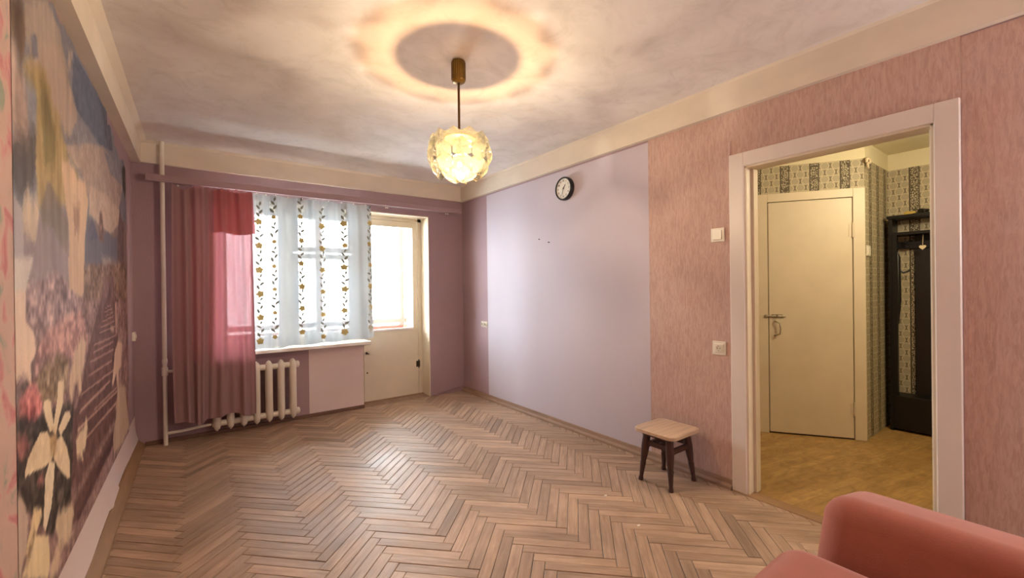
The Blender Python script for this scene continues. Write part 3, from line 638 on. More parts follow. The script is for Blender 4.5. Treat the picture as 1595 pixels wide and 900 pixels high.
# ================================================================== THINGS
# ---- photo mural: flat print, painted per vertex in wall coordinates (y, z)
MURAL = [
    ((112, 112, 122), 6, 0, [(1.768,2.061),(2.224,2.311),(2.496,2.315),(3.5,2.317),(4.409,2.322),(4.35,1.792),(1.742,1.447)]),
    ((150, 136, 126), 10, 1, [(1.902,2.135),(2.156,2.274),(2.309,2.249),(2.402,2.168),(2.526,2.075),(2.567,1.98),(2.384,1.859),(2.257,1.976),(2.053,2.027),(1.885,2.011)]),
    ((160, 142, 130), 10, 1, [(1.919,1.972),(2.086,2.115),(2.286,2.18),(2.412,2.109),(2.556,2.059),(2.617,2.006),(2.454,1.884),(2.294,1.889),(2.099,1.983),(1.868,1.899)]),
    ((100, 100, 112), 8, 0, [(1.956,2.063),(2.019,2.088),(2.034,2.018),(1.97,1.995)]),
    ((80, 87, 108), 6, 0, [(2.554,2.275),(3.343,2.3),(3.511,2.296),(3.594,2.132),(3.494,2.105),(3.053,2.032),(2.723,2.04),(2.586,2.04),(2.513,2.114)]),
    ((70, 72, 90), 8, 0, [(3.223,2.296),(3.361,2.306),(3.511,2.296),(3.593,2.121),(3.372,2.092),(3.27,2.217)]),
    ((165, 150, 142), 14, 0, [(2.462,2.24),(2.538,2.268),(2.487,2.175),(2.427,2.143)]),
    ((120, 116, 124), 8, 0, [(2.55,1.97),(2.799,2.049),(3.054,2.041),(2.609,1.892),(2.453,1.87)]),
    ((154, 136, 128), 8, 0, [(2.341,1.825),(2.609,1.892),(2.873,1.977),(3.257,2.061),(3.842,2.083),(4.04,2.009),(3.901,1.877),(3.581,1.621),(3.02,1.602),(2.853,1.696),(2.67,1.787)]),
    ((176, 155, 142), 8, 0, [(2.858,1.763),(3.236,1.809),(3.894,1.806),(3.805,1.702),(3.449,1.596),(3.021,1.62),(2.828,1.627)]),
    ((120, 118, 128), 8, 0, [(3.256,2.051),(3.922,2.09),(4.012,1.992),(3.482,1.968)]),
    ((92, 92, 106), 8, 1, [(2.746,1.567),(2.827,1.61),(2.951,1.594),(3.014,1.532),(3.33,1.603),(3.578,1.589),(4.049,1.685),(3.977,1.404),(2.713,1.353)]),
    ((78, 80, 104), 6, 0, [(2.802,1.542),(2.897,1.616),(2.965,1.595),(3.062,1.536),(2.798,1.494)]),
    ((104, 78, 72), 8, 0, [(3.08,1.52),(3.101,1.667),(3.138,1.69),(3.183,1.679),(3.218,1.59),(3.224,1.534)]),
    ((150, 120, 110), 8, 0, [(3.107,1.613),(3.178,1.622),(3.175,1.585),(3.104,1.577)]),
    ((88, 70, 72), 8, 0, [(3.701,1.404),(3.762,1.652),(3.874,1.849),(3.922,1.764),(4.055,1.734),(4.003,1.405)]),
    ((60, 55, 52), 10, 0, [(3.991,2.118),(4.193,2.184),(4.275,2.056),(4.121,1.939),(4.012,1.992)]),
    ((150, 140, 138), 10, 1, [(3.128,1.448),(3.436,1.453),(3.98,1.44),(3.977,1.404),(3.202,1.401)]),
    ((92, 72, 58), 22, 1, [(1.768,2.061),(1.884,2.125),(1.903,2.019),(1.868,1.904),(1.816,1.959),(1.769,1.964)]),
    ((150, 128, 118), 30, 1, [(1.754,1.957),(1.805,1.951),(1.851,1.897),(1.913,1.849),(1.919,1.724),(1.802,1.654),(1.755,1.738)]),
    ((66, 58, 57), 16, 1, [(1.786,1.684),(1.985,1.763),(2.016,1.673),(1.967,1.586),(1.899,1.542),(1.793,1.528),(1.755,1.586)]),
    ((150, 130, 86), 14, 1, [(1.886,1.947),(2.061,1.996),(2.131,1.995),(2.271,1.907),(2.368,1.825),(2.309,1.712),(1.979,1.637),(2.002,1.752),(2.019,1.912),(1.883,1.895)]),
    ((150, 128, 84), 16, 1, [(1.994,1.777),(2.293,1.869),(2.449,1.792),(2.602,1.779),(2.663,1.679),(2.434,1.555),(2.206,1.572),(2.009,1.523),(1.997,1.641)]),
    ((108, 96, 56), 14, 1, [(2.055,1.948),(2.122,1.951),(2.222,1.866),(2.234,1.758),(2.19,1.697),(2.083,1.673),(2.069,1.772),(2.059,1.882)]),
    ((112, 100, 56), 14, 1, [(2.09,1.806),(2.22,1.834),(2.238,1.746),(2.189,1.685),(2.124,1.676)]),
    ((180, 160, 140), 14, 1, [(1.833,1.451),(1.866,1.521),(1.899,1.552),(1.93,1.526),(2.011,1.562),(2.033,1.454),(1.977,1.426),(1.924,1.395),(1.893,1.418),(1.846,1.423)]),
    ((128, 112, 116), 10, 1, [(2.037,1.527),(2.497,1.621),(2.447,1.294),(1.755,1.282),(1.774,1.406),(1.977,1.421)]),
    ((110, 96, 84), 12, 1, [(2.037,1.533),(2.122,1.64),(2.253,1.593),(2.405,1.538),(2.384,1.414),(2.245,1.447),(2.179,1.495),(2.053,1.468)]),
    ((188, 160, 134), 10, 1, [(2.311,1.745),(2.449,1.792),(2.6,1.749),(2.742,1.771),(2.82,1.69),(2.722,1.494),(2.691,1.299),(2.418,1.294),(2.418,1.526),(2.357,1.637)]),
    ((150, 118, 96), 14, 1, [(2.497,1.621),(2.627,1.657),(2.618,1.521),(2.521,1.51)]),
    ((150, 140, 142), 8, 1, [(1.766,1.53),(1.85,1.508),(1.866,1.34),(1.849,1.227),(1.758,1.229)]),
    ((126, 98, 96), 20, 0, [(1.74,1.282),(4.297,1.326),(4.17,0.2),(2.194,0.224),(1.707,0.49)]),
    ((118, 94, 80), 22, 0, [(2.696,1.376),(4.211,1.477),(4.181,1.2),(2.685,1.222)]),
    ((140, 112, 114), 26, 0, [(1.886,1.269),(2.239,1.334),(2.473,1.245),(2.666,1.206),(2.407,1.11),(2.228,1.135),(1.897,1.156)]),
    ((188, 158, 132), 8, 1, [(2.396,1.394),(2.699,1.414),(2.687,1.252),(2.633,1.237),(2.416,1.259)]),
    ((166, 124, 120), 22, 0, [(2.228,1.147),(2.63,1.185),(2.766,1.037),(2.724,0.979),(2.457,0.981),(2.222,1.036),(2.031,1.036),(1.956,0.997),(1.96,1.066),(2.095,1.126)]),
    ((120, 98, 76), 24, 0, [(1.956,0.992),(2.222,1.036),(2.399,0.975),(2.337,0.865),(2.062,0.884),(1.953,0.939)]),
    ((196, 170, 152), 8, 1, [(1.768,1.258),(1.87,1.259),(1.865,1.168),(1.945,1.126),(1.969,1.076),(1.907,1.031),(1.912,0.968),(1.828,1.017),(1.756,1.0)]),
    ((184, 172, 166), 8, 1, [(1.772,1.353),(1.957,1.365),(1.877,1.259),(1.768,1.258)]),
    ((82, 62, 62), 20, 0, [(1.762,0.971),(1.791,0.999),(1.858,1.003),(1.896,0.971),(1.887,0.947),(1.768,0.958)]),
    ((92, 62, 61), 10, 0, [(3.257,1.301),(3.529,1.305),(3.709,0.986),(3.704,0.657),(3.525,0.455),(3.37,0.344),(2.773,0.312),(2.218,0.338),(2.382,0.462),(2.392,0.635),(2.442,0.737),(2.59,0.826),(2.795,1.014),(2.997,1.141)]),
    ((158, 126, 116), 6, 0, [(2.798,0.93),(3.518,0.914),(3.517,0.902),(2.797,0.921)]),
    ((158, 126, 116), 6, 0, [(2.755,0.872),(3.439,0.856),(3.438,0.844),(2.754,0.863)]),
    ((158, 126, 116), 6, 0, [(2.602,0.815),(3.556,0.79),(3.555,0.778),(2.601,0.807)]),
    ((158, 126, 116), 6, 0, [(2.585,0.752),(3.36,0.747),(3.359,0.735),(2.584,0.743)]),
    ((158, 126, 116), 6, 0, [(2.879,0.687),(3.623,0.663),(3.622,0.652),(2.878,0.678)]),
    ((158, 126, 116), 6, 0, [(2.884,0.964),(3.497,0.961),(3.496,0.951),(2.883,0.956)]),
    ((158, 126, 116), 6, 0, [(2.902,1.0),(3.627,0.989),(3.626,0.979),(2.902,0.992)]),
    ((158, 126, 116), 6, 0, [(3.061,1.048),(3.607,1.046),(3.606,1.038),(3.06,1.041)]),
    ((158, 126, 116), 6, 0, [(3.081,1.073),(3.558,1.081),(3.558,1.073),(3.081,1.066)]),
    ((158, 126, 116), 6, 0, [(3.14,1.1),(3.536,1.114),(3.535,1.106),(3.139,1.093)]),
    ((158, 126, 116), 6, 0, [(3.181,1.122),(3.514,1.138),(3.513,1.132),(3.18,1.117)]),
    ((158, 126, 116), 6, 0, [(3.203,1.146),(3.491,1.162),(3.491,1.156),(3.202,1.141)]),
    ((158, 126, 116), 6, 0, [(3.225,1.17),(3.469,1.182),(3.469,1.177),(3.225,1.165)]),
    ((158, 126, 116), 6, 0, [(2.556,0.746),(3.21,0.744),(3.209,0.732),(2.555,0.736)]),
    ((158, 126, 116), 6, 0, [(2.519,0.683),(3.64,0.641),(3.638,0.626),(2.518,0.673)]),
    ((158, 126, 116), 6, 0, [(2.6,0.607),(3.588,0.578),(3.587,0.562),(2.6,0.596)]),
    ((72, 42, 46), 8, 0, [(2.484,0.327),(2.938,0.383),(3.572,0.411),(3.49,0.347),(2.934,0.33),(2.506,0.302)]),
    ((134, 106, 98), 14, 0, [(2.361,0.47),(2.491,0.441),(2.616,0.456),(2.895,0.467),(3.503,0.487),(3.549,0.441),(2.976,0.423),(2.639,0.414),(2.421,0.396)]),
    ((112, 84, 84), 10, 0, [(3.199,1.342),(3.558,1.353),(3.595,1.195),(3.447,1.197),(3.409,1.292),(3.269,1.201),(3.146,1.169)]),
    ((170, 140, 128), 10, 0, [(3.595,1.195),(3.674,1.193),(3.681,0.989),(3.602,0.995)]),
    ((186, 160, 145), 8, 0, [(3.401,1.056),(3.515,1.049),(3.538,1.011),(3.428,1.019)]),
    ((56, 46, 40), 22, 0, [(1.734,0.909),(2.066,0.86),(2.446,0.801),(2.435,0.622),(2.38,0.437),(2.105,0.425),(1.855,0.607),(1.729,0.677)]),
    ((184, 112, 112), 24, 0, [(1.811,0.962),(1.872,0.965),(1.955,0.971),(1.998,0.931),(2.013,0.872),(1.795,0.921)]),
    ((178, 108, 108), 26, 0, [(1.805,0.955),(1.932,0.949),(2.02,0.912),(2.006,0.86),(1.887,0.875),(1.794,0.915)]),
    ((130, 80, 78), 24, 0, [(1.757,0.848),(1.866,0.842),(1.883,0.786),(1.806,0.773),(1.755,0.807)]),
    ((140, 90, 84), 20, 0, [(1.951,0.673),(2.02,0.669),(2.031,0.645),(1.972,0.632)]),
    ((196, 172, 150), 10, 1, [(2.214,0.889),(2.264,0.93),(2.314,0.922),(2.284,0.837),(2.222,0.829)]),
    ((200, 178, 152), 8, 1, [(2.032,0.868),(2.047,0.887),(2.093,0.898),(2.128,0.876),(2.122,0.848)]),
    ((192, 168, 146), 10, 1, [(2.38,0.897),(2.488,1.006),(2.604,1.052),(2.727,1.033),(2.665,0.924),(2.604,0.896),(2.612,0.813),(2.556,0.823),(2.544,0.891),(2.465,0.869),(2.431,0.813),(2.39,0.842)]),
    ((192, 164, 145), 8, 1, [(3.546,0.884),(3.693,0.944),(3.884,0.915),(3.828,0.761),(3.711,0.755),(3.701,0.647),(3.629,0.66),(3.602,0.75),(3.462,0.69),(3.432,0.716),(3.504,0.796)]),
    ((180, 154, 134), 10, 1, [(3.702,0.658),(3.816,0.644),(3.887,0.544),(4.048,0.416),(3.546,0.528)]),
    ((178, 154, 134), 10, 1, [(3.641,0.668),(3.983,0.608),(4.214,0.267),(3.74,0.248),(3.476,0.287),(3.444,0.386),(3.628,0.536)]),
    ((196, 176, 150), 10, 1, [(2.55,0.67),(2.634,0.657),(2.704,0.688),(2.724,0.634),(2.672,0.561),(2.606,0.562),(2.624,0.51),(2.563,0.548),(2.503,0.558),(2.489,0.642)]),
    ((208, 190, 162), 6, 1, [(2.22,0.934),(2.296,0.921),(2.291,0.842),(2.226,0.793),(2.18,0.751),(2.14,0.777),(2.185,0.841),(2.208,0.875)]),
    ((208, 190, 162), 6, 1, [(2.044,0.9),(2.106,0.891),(2.13,0.846),(2.162,0.779),(2.108,0.778),(2.053,0.842),(2.031,0.882)]),
    ((208, 190, 162), 6, 1, [(2.321,0.799),(2.388,0.786),(2.407,0.758),(2.301,0.735),(2.247,0.727),(2.213,0.762)]),
    ((206, 186, 156), 6, 0, [(2.075,0.79),(1.992,0.805),(1.925,0.787),(1.872,0.764),(1.838,0.732),(1.841,0.711),(1.856,0.716),(1.921,0.707),(2.033,0.683),(2.129,0.676),(2.156,0.713)]),
    ((206, 186, 156), 6, 0, [(2.253,0.728),(2.329,0.67),(2.376,0.598),(2.379,0.53),(2.338,0.54),(2.217,0.618),(2.143,0.679),(2.159,0.727)]),
    ((170, 140, 100), 14, 0, [(2.108,0.781),(2.195,0.751),(2.186,0.704),(2.151,0.677),(2.124,0.685),(2.098,0.73)]),
    ((210, 194, 168), 5, 0, [(2.095,0.683),(2.161,0.659),(2.144,0.597),(2.113,0.528),(2.059,0.486),(2.034,0.472),(2.014,0.499),(2.026,0.563),(2.043,0.647)]),
    ((172, 152, 138), 8, 1, [(1.733,0.698),(1.802,0.677),(1.837,0.633),(1.863,0.572),(1.852,0.533),(1.791,0.449),(1.711,0.493),(1.716,0.607)]),
    ((204, 182, 144), 8, 1, [(1.915,0.598),(1.991,0.57),(2.001,0.538),(1.943,0.51),(1.869,0.487),(1.821,0.498),(1.871,0.536)]),
    ((208, 188, 152), 8, 1, [(1.911,0.511),(2.07,0.442),(2.081,0.375),(2.076,0.327),(2.05,0.309),(1.8,0.445),(1.869,0.487)]),
    ((120, 95, 70), 10, 1, [(1.912,0.524),(1.929,0.517),(1.848,0.459),(1.825,0.465)]),
    ((190, 170, 144), 10, 1, [(2.193,0.465),(2.4,0.417),(2.441,0.361),(2.376,0.321),(2.429,0.289),(2.291,0.303),(2.202,0.354),(2.149,0.439)]),
    ((190, 168, 144), 10, 1, [(2.202,0.354),(2.234,0.299),(2.113,0.275),(2.067,0.3),(2.117,0.343)]),
]
def build_mural():
    Y0, Y1, Z0, Z1 = 1.775, 4.185, 0.238, 2.302
    ny, nz = 190, 300
    t = np.linspace(0, 1, ny+1); ys = Y0 + (Y1-Y0)*(0.45*t+0.55*t**1.6)      # finer toward the near end
    zs = np.linspace(Z0, Z1, nz+1)
    YY, ZZ = np.meshgrid(ys, zs)
    rs = np.random.RandomState(5)
    def noise2(sy, sz, seed):
        r = np.random.RandomState(seed); gx = r.rand(int(3*sy)+3, int(3*sz)+3)
        fy = (YY-Y0)*sy; fz = (ZZ-Z0)*sz; iy = np.floor(fy).astype(int); iz = np.floor(fz).astype(int); dy = fy-iy; dz = fz-iz
        dy = dy*dy*(3-2*dy); dz = dz*dz*(3-2*dz)
        iy = np.clip(iy, 0, gx.shape[0]-2); iz = np.clip(iz, 0, gx.shape[1]-2)
        return (gx[iy, iz]*(1-dy)*(1-dz)+gx[iy+1, iz]*dy*(1-dz)+gx[iy, iz+1]*(1-dy)*dz+gx[iy+1, iz+1]*dy*dz)-0.5
    spk = noise2(55, 55, 1)+noise2(25, 25, 2)+0.5*noise2(11, 11, 3); stk = 1.5*noise2(45, 6, 4)+noise2(20, 4, 5)
    ACC = 0.0; NP = 7
    for pas in range(NP):
        wob_y = 0.030*noise2(13, 13, 80+pas)+0.024*noise2(38, 38, 90+pas); wob_z = 0.045*noise2(16, 9, 100+pas)+0.030*noise2(42, 26, 110+pas)
        C = np.zeros(YY.shape+(3,)); C[:] = (120, 104, 100)
        for rgb, nz_, st_, poly in MURAL:
            soft = 1.0 if nz_ > 12 else (0.55 if nz_ >= 8 else 0.16)
            px = YY+wob_y*soft; pz = ZZ+wob_z*soft*(2.0 if st_ and nz_ > 8 else 1.0)
            ins = np.zeros(YY.shape, bool); n = len(poly)
            for i in range(n):
                (y1, z1), (y2, z2) = poly[i], poly[(i+1) % n]
                cond = (z1 > pz) != (z2 > pz)
                with np.errstate(divide='ignore', invalid='ignore'): xin = (y2-y1)*(pz-z1)/((z2-z1) or 1e-9)+y1
                ins ^= cond & (px < xin)
            tex = stk*nz_*1.2+spk*nz_*0.5 if st_ else spk*nz_*2.7
            for ch in range(3): C[..., ch] = np.where(ins, rgb[ch]+tex*(1.0, 0.95, 0.9)[ch], C[..., ch])
        ACC = ACC+C/NP
    C = ACC
    C = np.clip(C*1.12+2, 5, 250)/255.0
    C = np.where(C <= 0.04045, C/12.92, ((C+0.055)/1.055)**2.4)
    X = LX+0.0030
    # ragged upper edge
    top = np.where(ys < 2.45, 2.29+0.012*np.sin(ys*40), 2.298+0.004*np.sin(ys*23))
    top = np.where(ys > 3.40, 2.245+0.012*np.sin(ys*31), top); top = np.where(ys > 3.66, 2.17+0.02*np.sin(ys*19), top)
    zfrac = np.linspace(0, 1, nz+1)[:, None]
    verts = np.empty((nz+1, ny+1, 3)); verts[..., 0] = X; verts[..., 1] = ys[None, :]
    verts[..., 2] = np.minimum(ZZ, top[None, :])
    V = verts.reshape(-1, 3); idx = np.arange((nz+1)*(ny+1)).reshape(nz+1, ny+1)
    Q = np.stack([idx[:-1, :-1], idx[:-1, 1:], idx[1:, 1:], idx[1:, :-1]], -1).reshape(-1, 4)
    keep = (V[Q[:, 3], 2]-V[Q[:, 0], 2] > 1e-5) | (V[Q[:, 2], 2]-V[Q[:, 1], 2] > 1e-5); Q = Q[keep]
    me = bpy.data.meshes.new('photo_mural'); me.from_pydata(V.tolist(), [], Q.tolist())
    at = me.color_attributes.new('print', 'FLOAT_COLOR', 'POINT')
    at.data.foreach_set('color', np.concatenate([C, np.ones(C.shape[:2]+(1,))], -1).astype(np.float32).ravel())
    me.materials.append(attr_mat('mural_print', 'print', 0.55, 0.10, 130)); me.update()
    return tag(place('photo_mural', me), 'large photo mural of white lilies, stone steps and blue cloudy sky covering the left wall', 'mural')
build_mural()

# ---- pendant lamp
lamp = thing('pendant_lamp', 'lit pendant lamp with clustered crystal flower shades on a thin brass rod', 'lamp', (1.153, 2.017, CZ))
lamp_prof = [(0.030, -0.001), (0.036, -0.004), (0.037, -0.010), (0.037, -0.102), (0.035, -0.112), (0.028, -0.118), (0.010, -0.120)]
can = G().lathe(lamp_prof, 20).obj('canopy', M['brass'], lamp, smooth=50)
g = G()
for k in range(20):
    a = 2*PI*k/20; g.box((0.0365, -0.0012, -0.104), (0.0385, 0.0012, -0.010), rot=Rz(a), piv=(0, 0, 0))
g.obj('canopy_ribs', M['dark_brass'], can)
G().tube([(0, 0, -0.115), (0, 0, -0.50)], 0.0065, 12).obj('rod', M['dark_brass'], lamp, smooth=50)
G().lathe([(0.012, -0.395), (0.082, -0.412), (0.086, -0.420), (0.082, -0.424), (0.02, -0.426)], 36).obj('frame_plate', M['brass'], lamp, smooth=40)
# added disc, no real lamp part, dims the light ring on the ceiling
G().lathe([(0.084, -0.4215), (0.134, -0.4215), (0.134, -0.4225), (0.084, -0.4225)], 36).obj('ring_dimming_disc', M['ring_dim'], lamp)
G().lathe([(0.017, -0.425), (0.018, -0.44), (0.018, -0.495), (0.015, -0.505)], 16).obj('bulb_holder', M['dark_brass'], lamp, smooth=40)
G().lathe([(0.010, -0.505), (0.014, -0.520), (0.027, -0.545), (0.030, -0.560), (0.026, -0.578), (0.012, -0.590), (0.003, -0.592)], 18).obj('light_bulb', M['bulb_glass'], lamp, smooth=True)
G().lathe([(0.002, -0.571), (0.008, -0.567), (0.010, -0.560), (0.008, -0.553), (0.002, -0.549)], 12).obj('glowing_filament', M['bulb'], lamp.children[-1], smooth=True)
def flower_mesh():
    g = G(); R = 0.056; bm = g.bm
    def ring(r, z, ph, n=6): return [bm.verts.new((r*math.cos(2*PI*k/n+ph), r*math.sin(2*PI*k/n+ph), z)) for k in range(n)]
    co = ring(R, 0.0, PI/2); me_ = ring(R*0.83, -0.004, PI/2+PI/6); rc = ring(R*0.48, 0.014, PI/2); rm = ring(R*0.42, 0.004, PI/2+PI/6)
    c = bm.verts.new((0, 0, 0.020)); bc = bm.verts.new((0, 0, -0.010)); bo = ring(R*0.97, -0.008, PI/2); bmid = ring(R*0.80, -0.010, PI/2+PI/6)
    for k in range(6):
        k1 = (k+1) % 6
        bm.faces.new((c, rc[k], rm[k])); bm.faces.new((c, rm[k], rc[k1]))
        bm.faces.new((rc[k], co[k], me_[k])); bm.faces.new((rc[k], me_[k], rm[k])); bm.faces.new((rm[k], me_[k], rc[k1])); bm.faces.new((rc[k1], me_[k], co[k1]))
        bm.faces.new((co[k], bo[k], bmid[k], me_[k])); bm.faces.new((me_[k], bmid[k], bo[k1], co[k1]))
        bm.faces.new((bc, bmid[k], bo[k])); bm.faces.new((bc, bo[k1], bmid[k]))
    return g.mesh('crystal_flower', M['crystal'])
fm = flower_mesh()
rng = random.Random(11)
for n, r, z, up, ph in ((10, 0.146, -0.452, 0.10, 0.2), (10, 0.160, -0.520, -0.05, 0.5), (9, 0.134, -0.582, -0.38, 0.1), (5, 0.066, -0.622, -0.85, 0.5)):
    for k in range(n):
        a = 2*PI*k/n+ph; zz = z+rng.uniform(-0.006, 0.006)
        d = Vector((math.cos(a)*math.cos(up), math.sin(a)*math.cos(up), math.sin(up)))
        q = d.to_track_quat('Z', 'Y'); o = place('crystal_flower', fm, lamp, (r*math.cos(a), r*math.sin(a), zz)); o.rotation_euler = q.to_euler()

# ---- wall clock
clk = thing('wall_clock', 'small round black-rimmed wall clock with a white dial on the lilac wall', 'clock', (RX-0.0022, 2.735, 2.118))
# local: dial faces -x, z up
Rx = Matrix.Rotation(-PI/2, 3, 'Y')
G().lathe([(0.100, 0.0), (0.103, 0.006), (0.103, 0.034), (0.099, 0.042), (0.090, 0.042), (0.088, 0.034), (0.02, 0.033)], 48, rot=Rx).obj('case', M['black'], clk, smooth=40)
G().lathe([(0.0885, 0.030), (0.0885, 0.0345), (0.002, 0.0350)], 48, rot=Rx).obj('dial', M['dial'], clk)
nb = G()
for h in range(1, 13):
    cu = bpy.data.curves.new('t', 'FONT'); cu.body = str(h); cu.size = 0.024; cu.align_x = 'CENTER'; cu.align_y = 'CENTER'; cu.extrude = 0.0004
    to = bpy.data.objects.new('t', cu); me = to.to_mesh()
    t = bmesh.new(); t.from_mesh(me); to.to_mesh_clear(); bpy.data.objects.remove(to); bpy.data.curves.remove(cu)
    a = 2*PI*h/12; ox, oz = 0.068*math.sin(a), 0.068*math.cos(a)
    for v in t.verts: v.co = Vector((-0.0358-v.co.z, -(v.co.x+ox), v.co.y+oz))
    nb.add(t)
for k in range(60):
    a = 2*PI*k/60; L = 0.006 if k % 5 == 0 else 0.003
    t0 = Vector((0, -math.sin(a), math.cos(a))); e = Matrix.Rotation(-a, 3, 'X') if False else None
    p0 = t0*(0.086-L); p1 = t0*0.086; w = Vector((0, math.cos(a), math.sin(a)))*0.0006
    vs_ = [nb.bm.verts.new(p+s*w+Vector((-0.0357, 0, 0))) for p, s in ((p0, -1), (p0, 1), (p1, 1), (p1, -1))]; nb.bm.faces.new(vs_)
nb.obj('numerals', M['ink'], clk, recalc=False)
def hand(name, deg, L, w, x):
    a = math.radians(deg); d = Vector((0, -math.sin(a), math.cos(a))); n = Vector((0, math.cos(a), math.sin(a)))
    g = G(); P = [d*(-0.014)+n*w*0.6, d*(-0.014)-n*w*0.6, d*L*0.7-n*w, d*L, d*L*0.7+n*w]
    A = [g.bm.verts.new(p+Vector((x, 0, 0))) for p in P]; B = [g.bm.verts.new(p+Vector((x-0.001, 0, 0))) for p in P]
    for k in range(5): g.bm.faces.new((A[k], A[(k+1) % 5], B[(k+1) % 5], B[k]))
    g.bm.faces.new(A); g.bm.faces.new(B[::-1]); g.obj(name, M['ink'], clk)
hand('hour_hand', 38, 0.045, 0.0032, -0.0370); hand('minute_hand', 194, 0.066, 0.0024, -0.0385)
G().lathe([(0.005, 0.0345), (0.005, 0.0405), (0.002, 0.041)], 12, rot=Rx).obj('hand_pin', M['ink'], clk)

# ---- switch and sockets
def plate_thing(name, label, cat, y, z, w, h):
    t = thing(name, label, cat, (RX-0.0016, y, z))
    G().box((-0.009, -w/2, -h/2), (0.0, w/2, h/2), 0.003, 2).obj('cover_plate', M['white_plastic'], t); return t
t = plate_thing('light_switch', 'square white rocker light switch on the pink wall beside the open doorway', 'switch', 1.378, 1.566, 0.086, 0.086)
G().box((-0.0145, -0.028, -0.030), (-0.007, 0.028, 0.030), 0.003, 2, rot=Matrix.Rotation(math.radians(4), 3, 'Y')).obj('rocker', M['white_plastic'], t)
def socket_face(t, r=0.020, y=0.0, x=-0.0095):
    R2 = Rx
    G().lathe([(r, 0.0), (r, 0.0035), (r-0.003, 0.0035), (r-0.0035, -0.001), (0.004, -0.002)], 24, (x, y, 0), R2).obj('socket_well', M['white_plastic'], t, smooth=40)
    for s in (-1, 1): G().lathe([(0.0028, 0.0), (0.0028, 0.0016), (0.001, 0.0016)], 10, (x-0.0002, y+s*0.0085, 0), R2).obj('pin_hole', M['black'], t)
    for s in (-1, 1): G().box((x-0.0034, y-0.003, min(s*r*0.92, s*r*0.62)), (x-0.0004, y+0.003, max(s*r*0.92, s*r*0.62))).obj('earth_clip', M['steel'], t)
t = plate_thing('wall_socket', 'square white power socket low on the pink wall beside the doorway', 'socket', 1.376, 0.857, 0.086, 0.086); 
G().box((-0.012, -0.030, -0.030), (-0.006, 0.030, 0.030), 0.004, 2).obj('socket_insert', M['white_plastic'], t)
socket_face(t, 0.020, 0.0, -0.0125)
t = plate_thing('double_socket', 'white double power socket near the far corner by the balcony door', 'socket', 4.09, 0.842, 0.125, 0.062)
for y in (-0.032, 0.032):
    G().lathe([(0.021, 0.0), (0.021, 0.010), (0.018, 0.011), (0.017, 0.004), (0.003, 0.003)], 20, (-0.008, y, 0), Rx).obj('socket_well', M['white_plastic'], t, smooth=40)
    for s in (-1, 1): G().lathe([(0.0045, 0.0), (0.0045, 0.0022), (0.001, 0.0022)], 10, (-0.0112, y+s*0.009, 0), Rx).obj('pin_hole', M['black'], t)
t = thing('corner_socket', 'tiny white box socket on the left wall in the corner behind the heating pipe', 'socket', (LX, 4.47, 0.905))
G().box((0.0, -0.03, -0.035), (0.022, 0.03, 0.035), 0.004, 2).obj('cover_plate', M['white_plastic'], t)
G().lathe([(0.017, 0.0), (0.017, 0.004), (0.012, 0.004), (0.011, 0.001), (0.002, 0.001)], 18, (0.0225, 0, 0), Matrix.Rotation(PI/2, 3, 'Y')).obj('socket_well', M['white_plastic'], t)
for i, (y, z) in enumerate(((3.105, 1.709), (2.968, 1.668))):
    tag(G().tube([(0.002, 0, 0), (-0.012, 0, 0.002)], [0.0035, 0.0035], 8).lathe([(0.0055, 0), (0.0055, 0.002), (0.002, 0.003)], 8, (-0.012, 0, 0.002), Rx).obj('nail', M['dark_metal'], loc=(RX-0.002, y, z)),
        ('tiny nail in the lilac wall, left of the two below the clock', 'tiny nail in the lilac wall, right of the two below the clock')[i], 'nail', 'nails in the lilac wall')

# ---- stool
stool = thing('wooden_stool', 'low wooden stool with a pale rounded rectangular seat and dark turned legs', 'stool', (2.425, 1.618, 0), 0.0)
def rrect(hx, hy, r, n=6):
    out = []
    for cx, cy, a0 in ((hx-r, hy-r, 0), (-hx+r, hy-r, PI/2), (-hx+r, -hy+r, PI), (hx-r, -hy+r, 3*PI/2)):
        for k in range(n+1): a = a0+PI/2*k/n; out.append((cx+r*math.cos(a), cy+r*math.sin(a)))
    return out
SZ = 0.342
g = G(); rings = []
for z, s in ((SZ-0.026, -0.006), (SZ-0.022, 0), (SZ-0.004, 0), (SZ, -0.004)):
    rings.append([g.bm.verts.new((x, y, z)) for x, y in rrect(0.156+s, 0.148+s, 0.042)])
for a, b in zip(rings, rings[1:]):
    for k in range(len(a)): g.bm.faces.new((a[k], a[(k+1) % len(a)], b[(k+1) % len(b)], b[k]))
g.bm.faces.new(rings[0][::-1]); g.bm.faces.new(rings[-1]); g.obj('seat', M['seat_wood'], stool, smooth=35)
G().box((-0.115, -0.105, SZ-0.05), (0.115, 0.105, SZ-0.026), 0.004).obj('seat_frame', M['dark_wood'], stool)
def legpt(sx, sy, z):
    f = 1-z/(SZ-0.03); return Vector((sx*(0.092+0.034*f), sy*(0.080+0.030*f), z))
for sx in (-1, 1):
    for sy in (-1, 1):
        zs_ = [0.0, 0.012, 0.02, 0.03, 0.045, 0.06, 0.09, 0.118, 0.126, 0.134, 0.145, 0.17, 0.215, 0.25, SZ-0.028]
        rs_ = [0.014, 0.016, 0.0145, 0.012, 0.0135, 0.0145, 0.0165, 0.0185, 0.0150, 0.0185, 0.019, 0.022, 0.0255, 0.025, 0.023]
        G().tube([legpt(sx, sy, z) for z in zs_], rs_, 14).obj('leg', M['dark_wood'], stool, smooth=50)
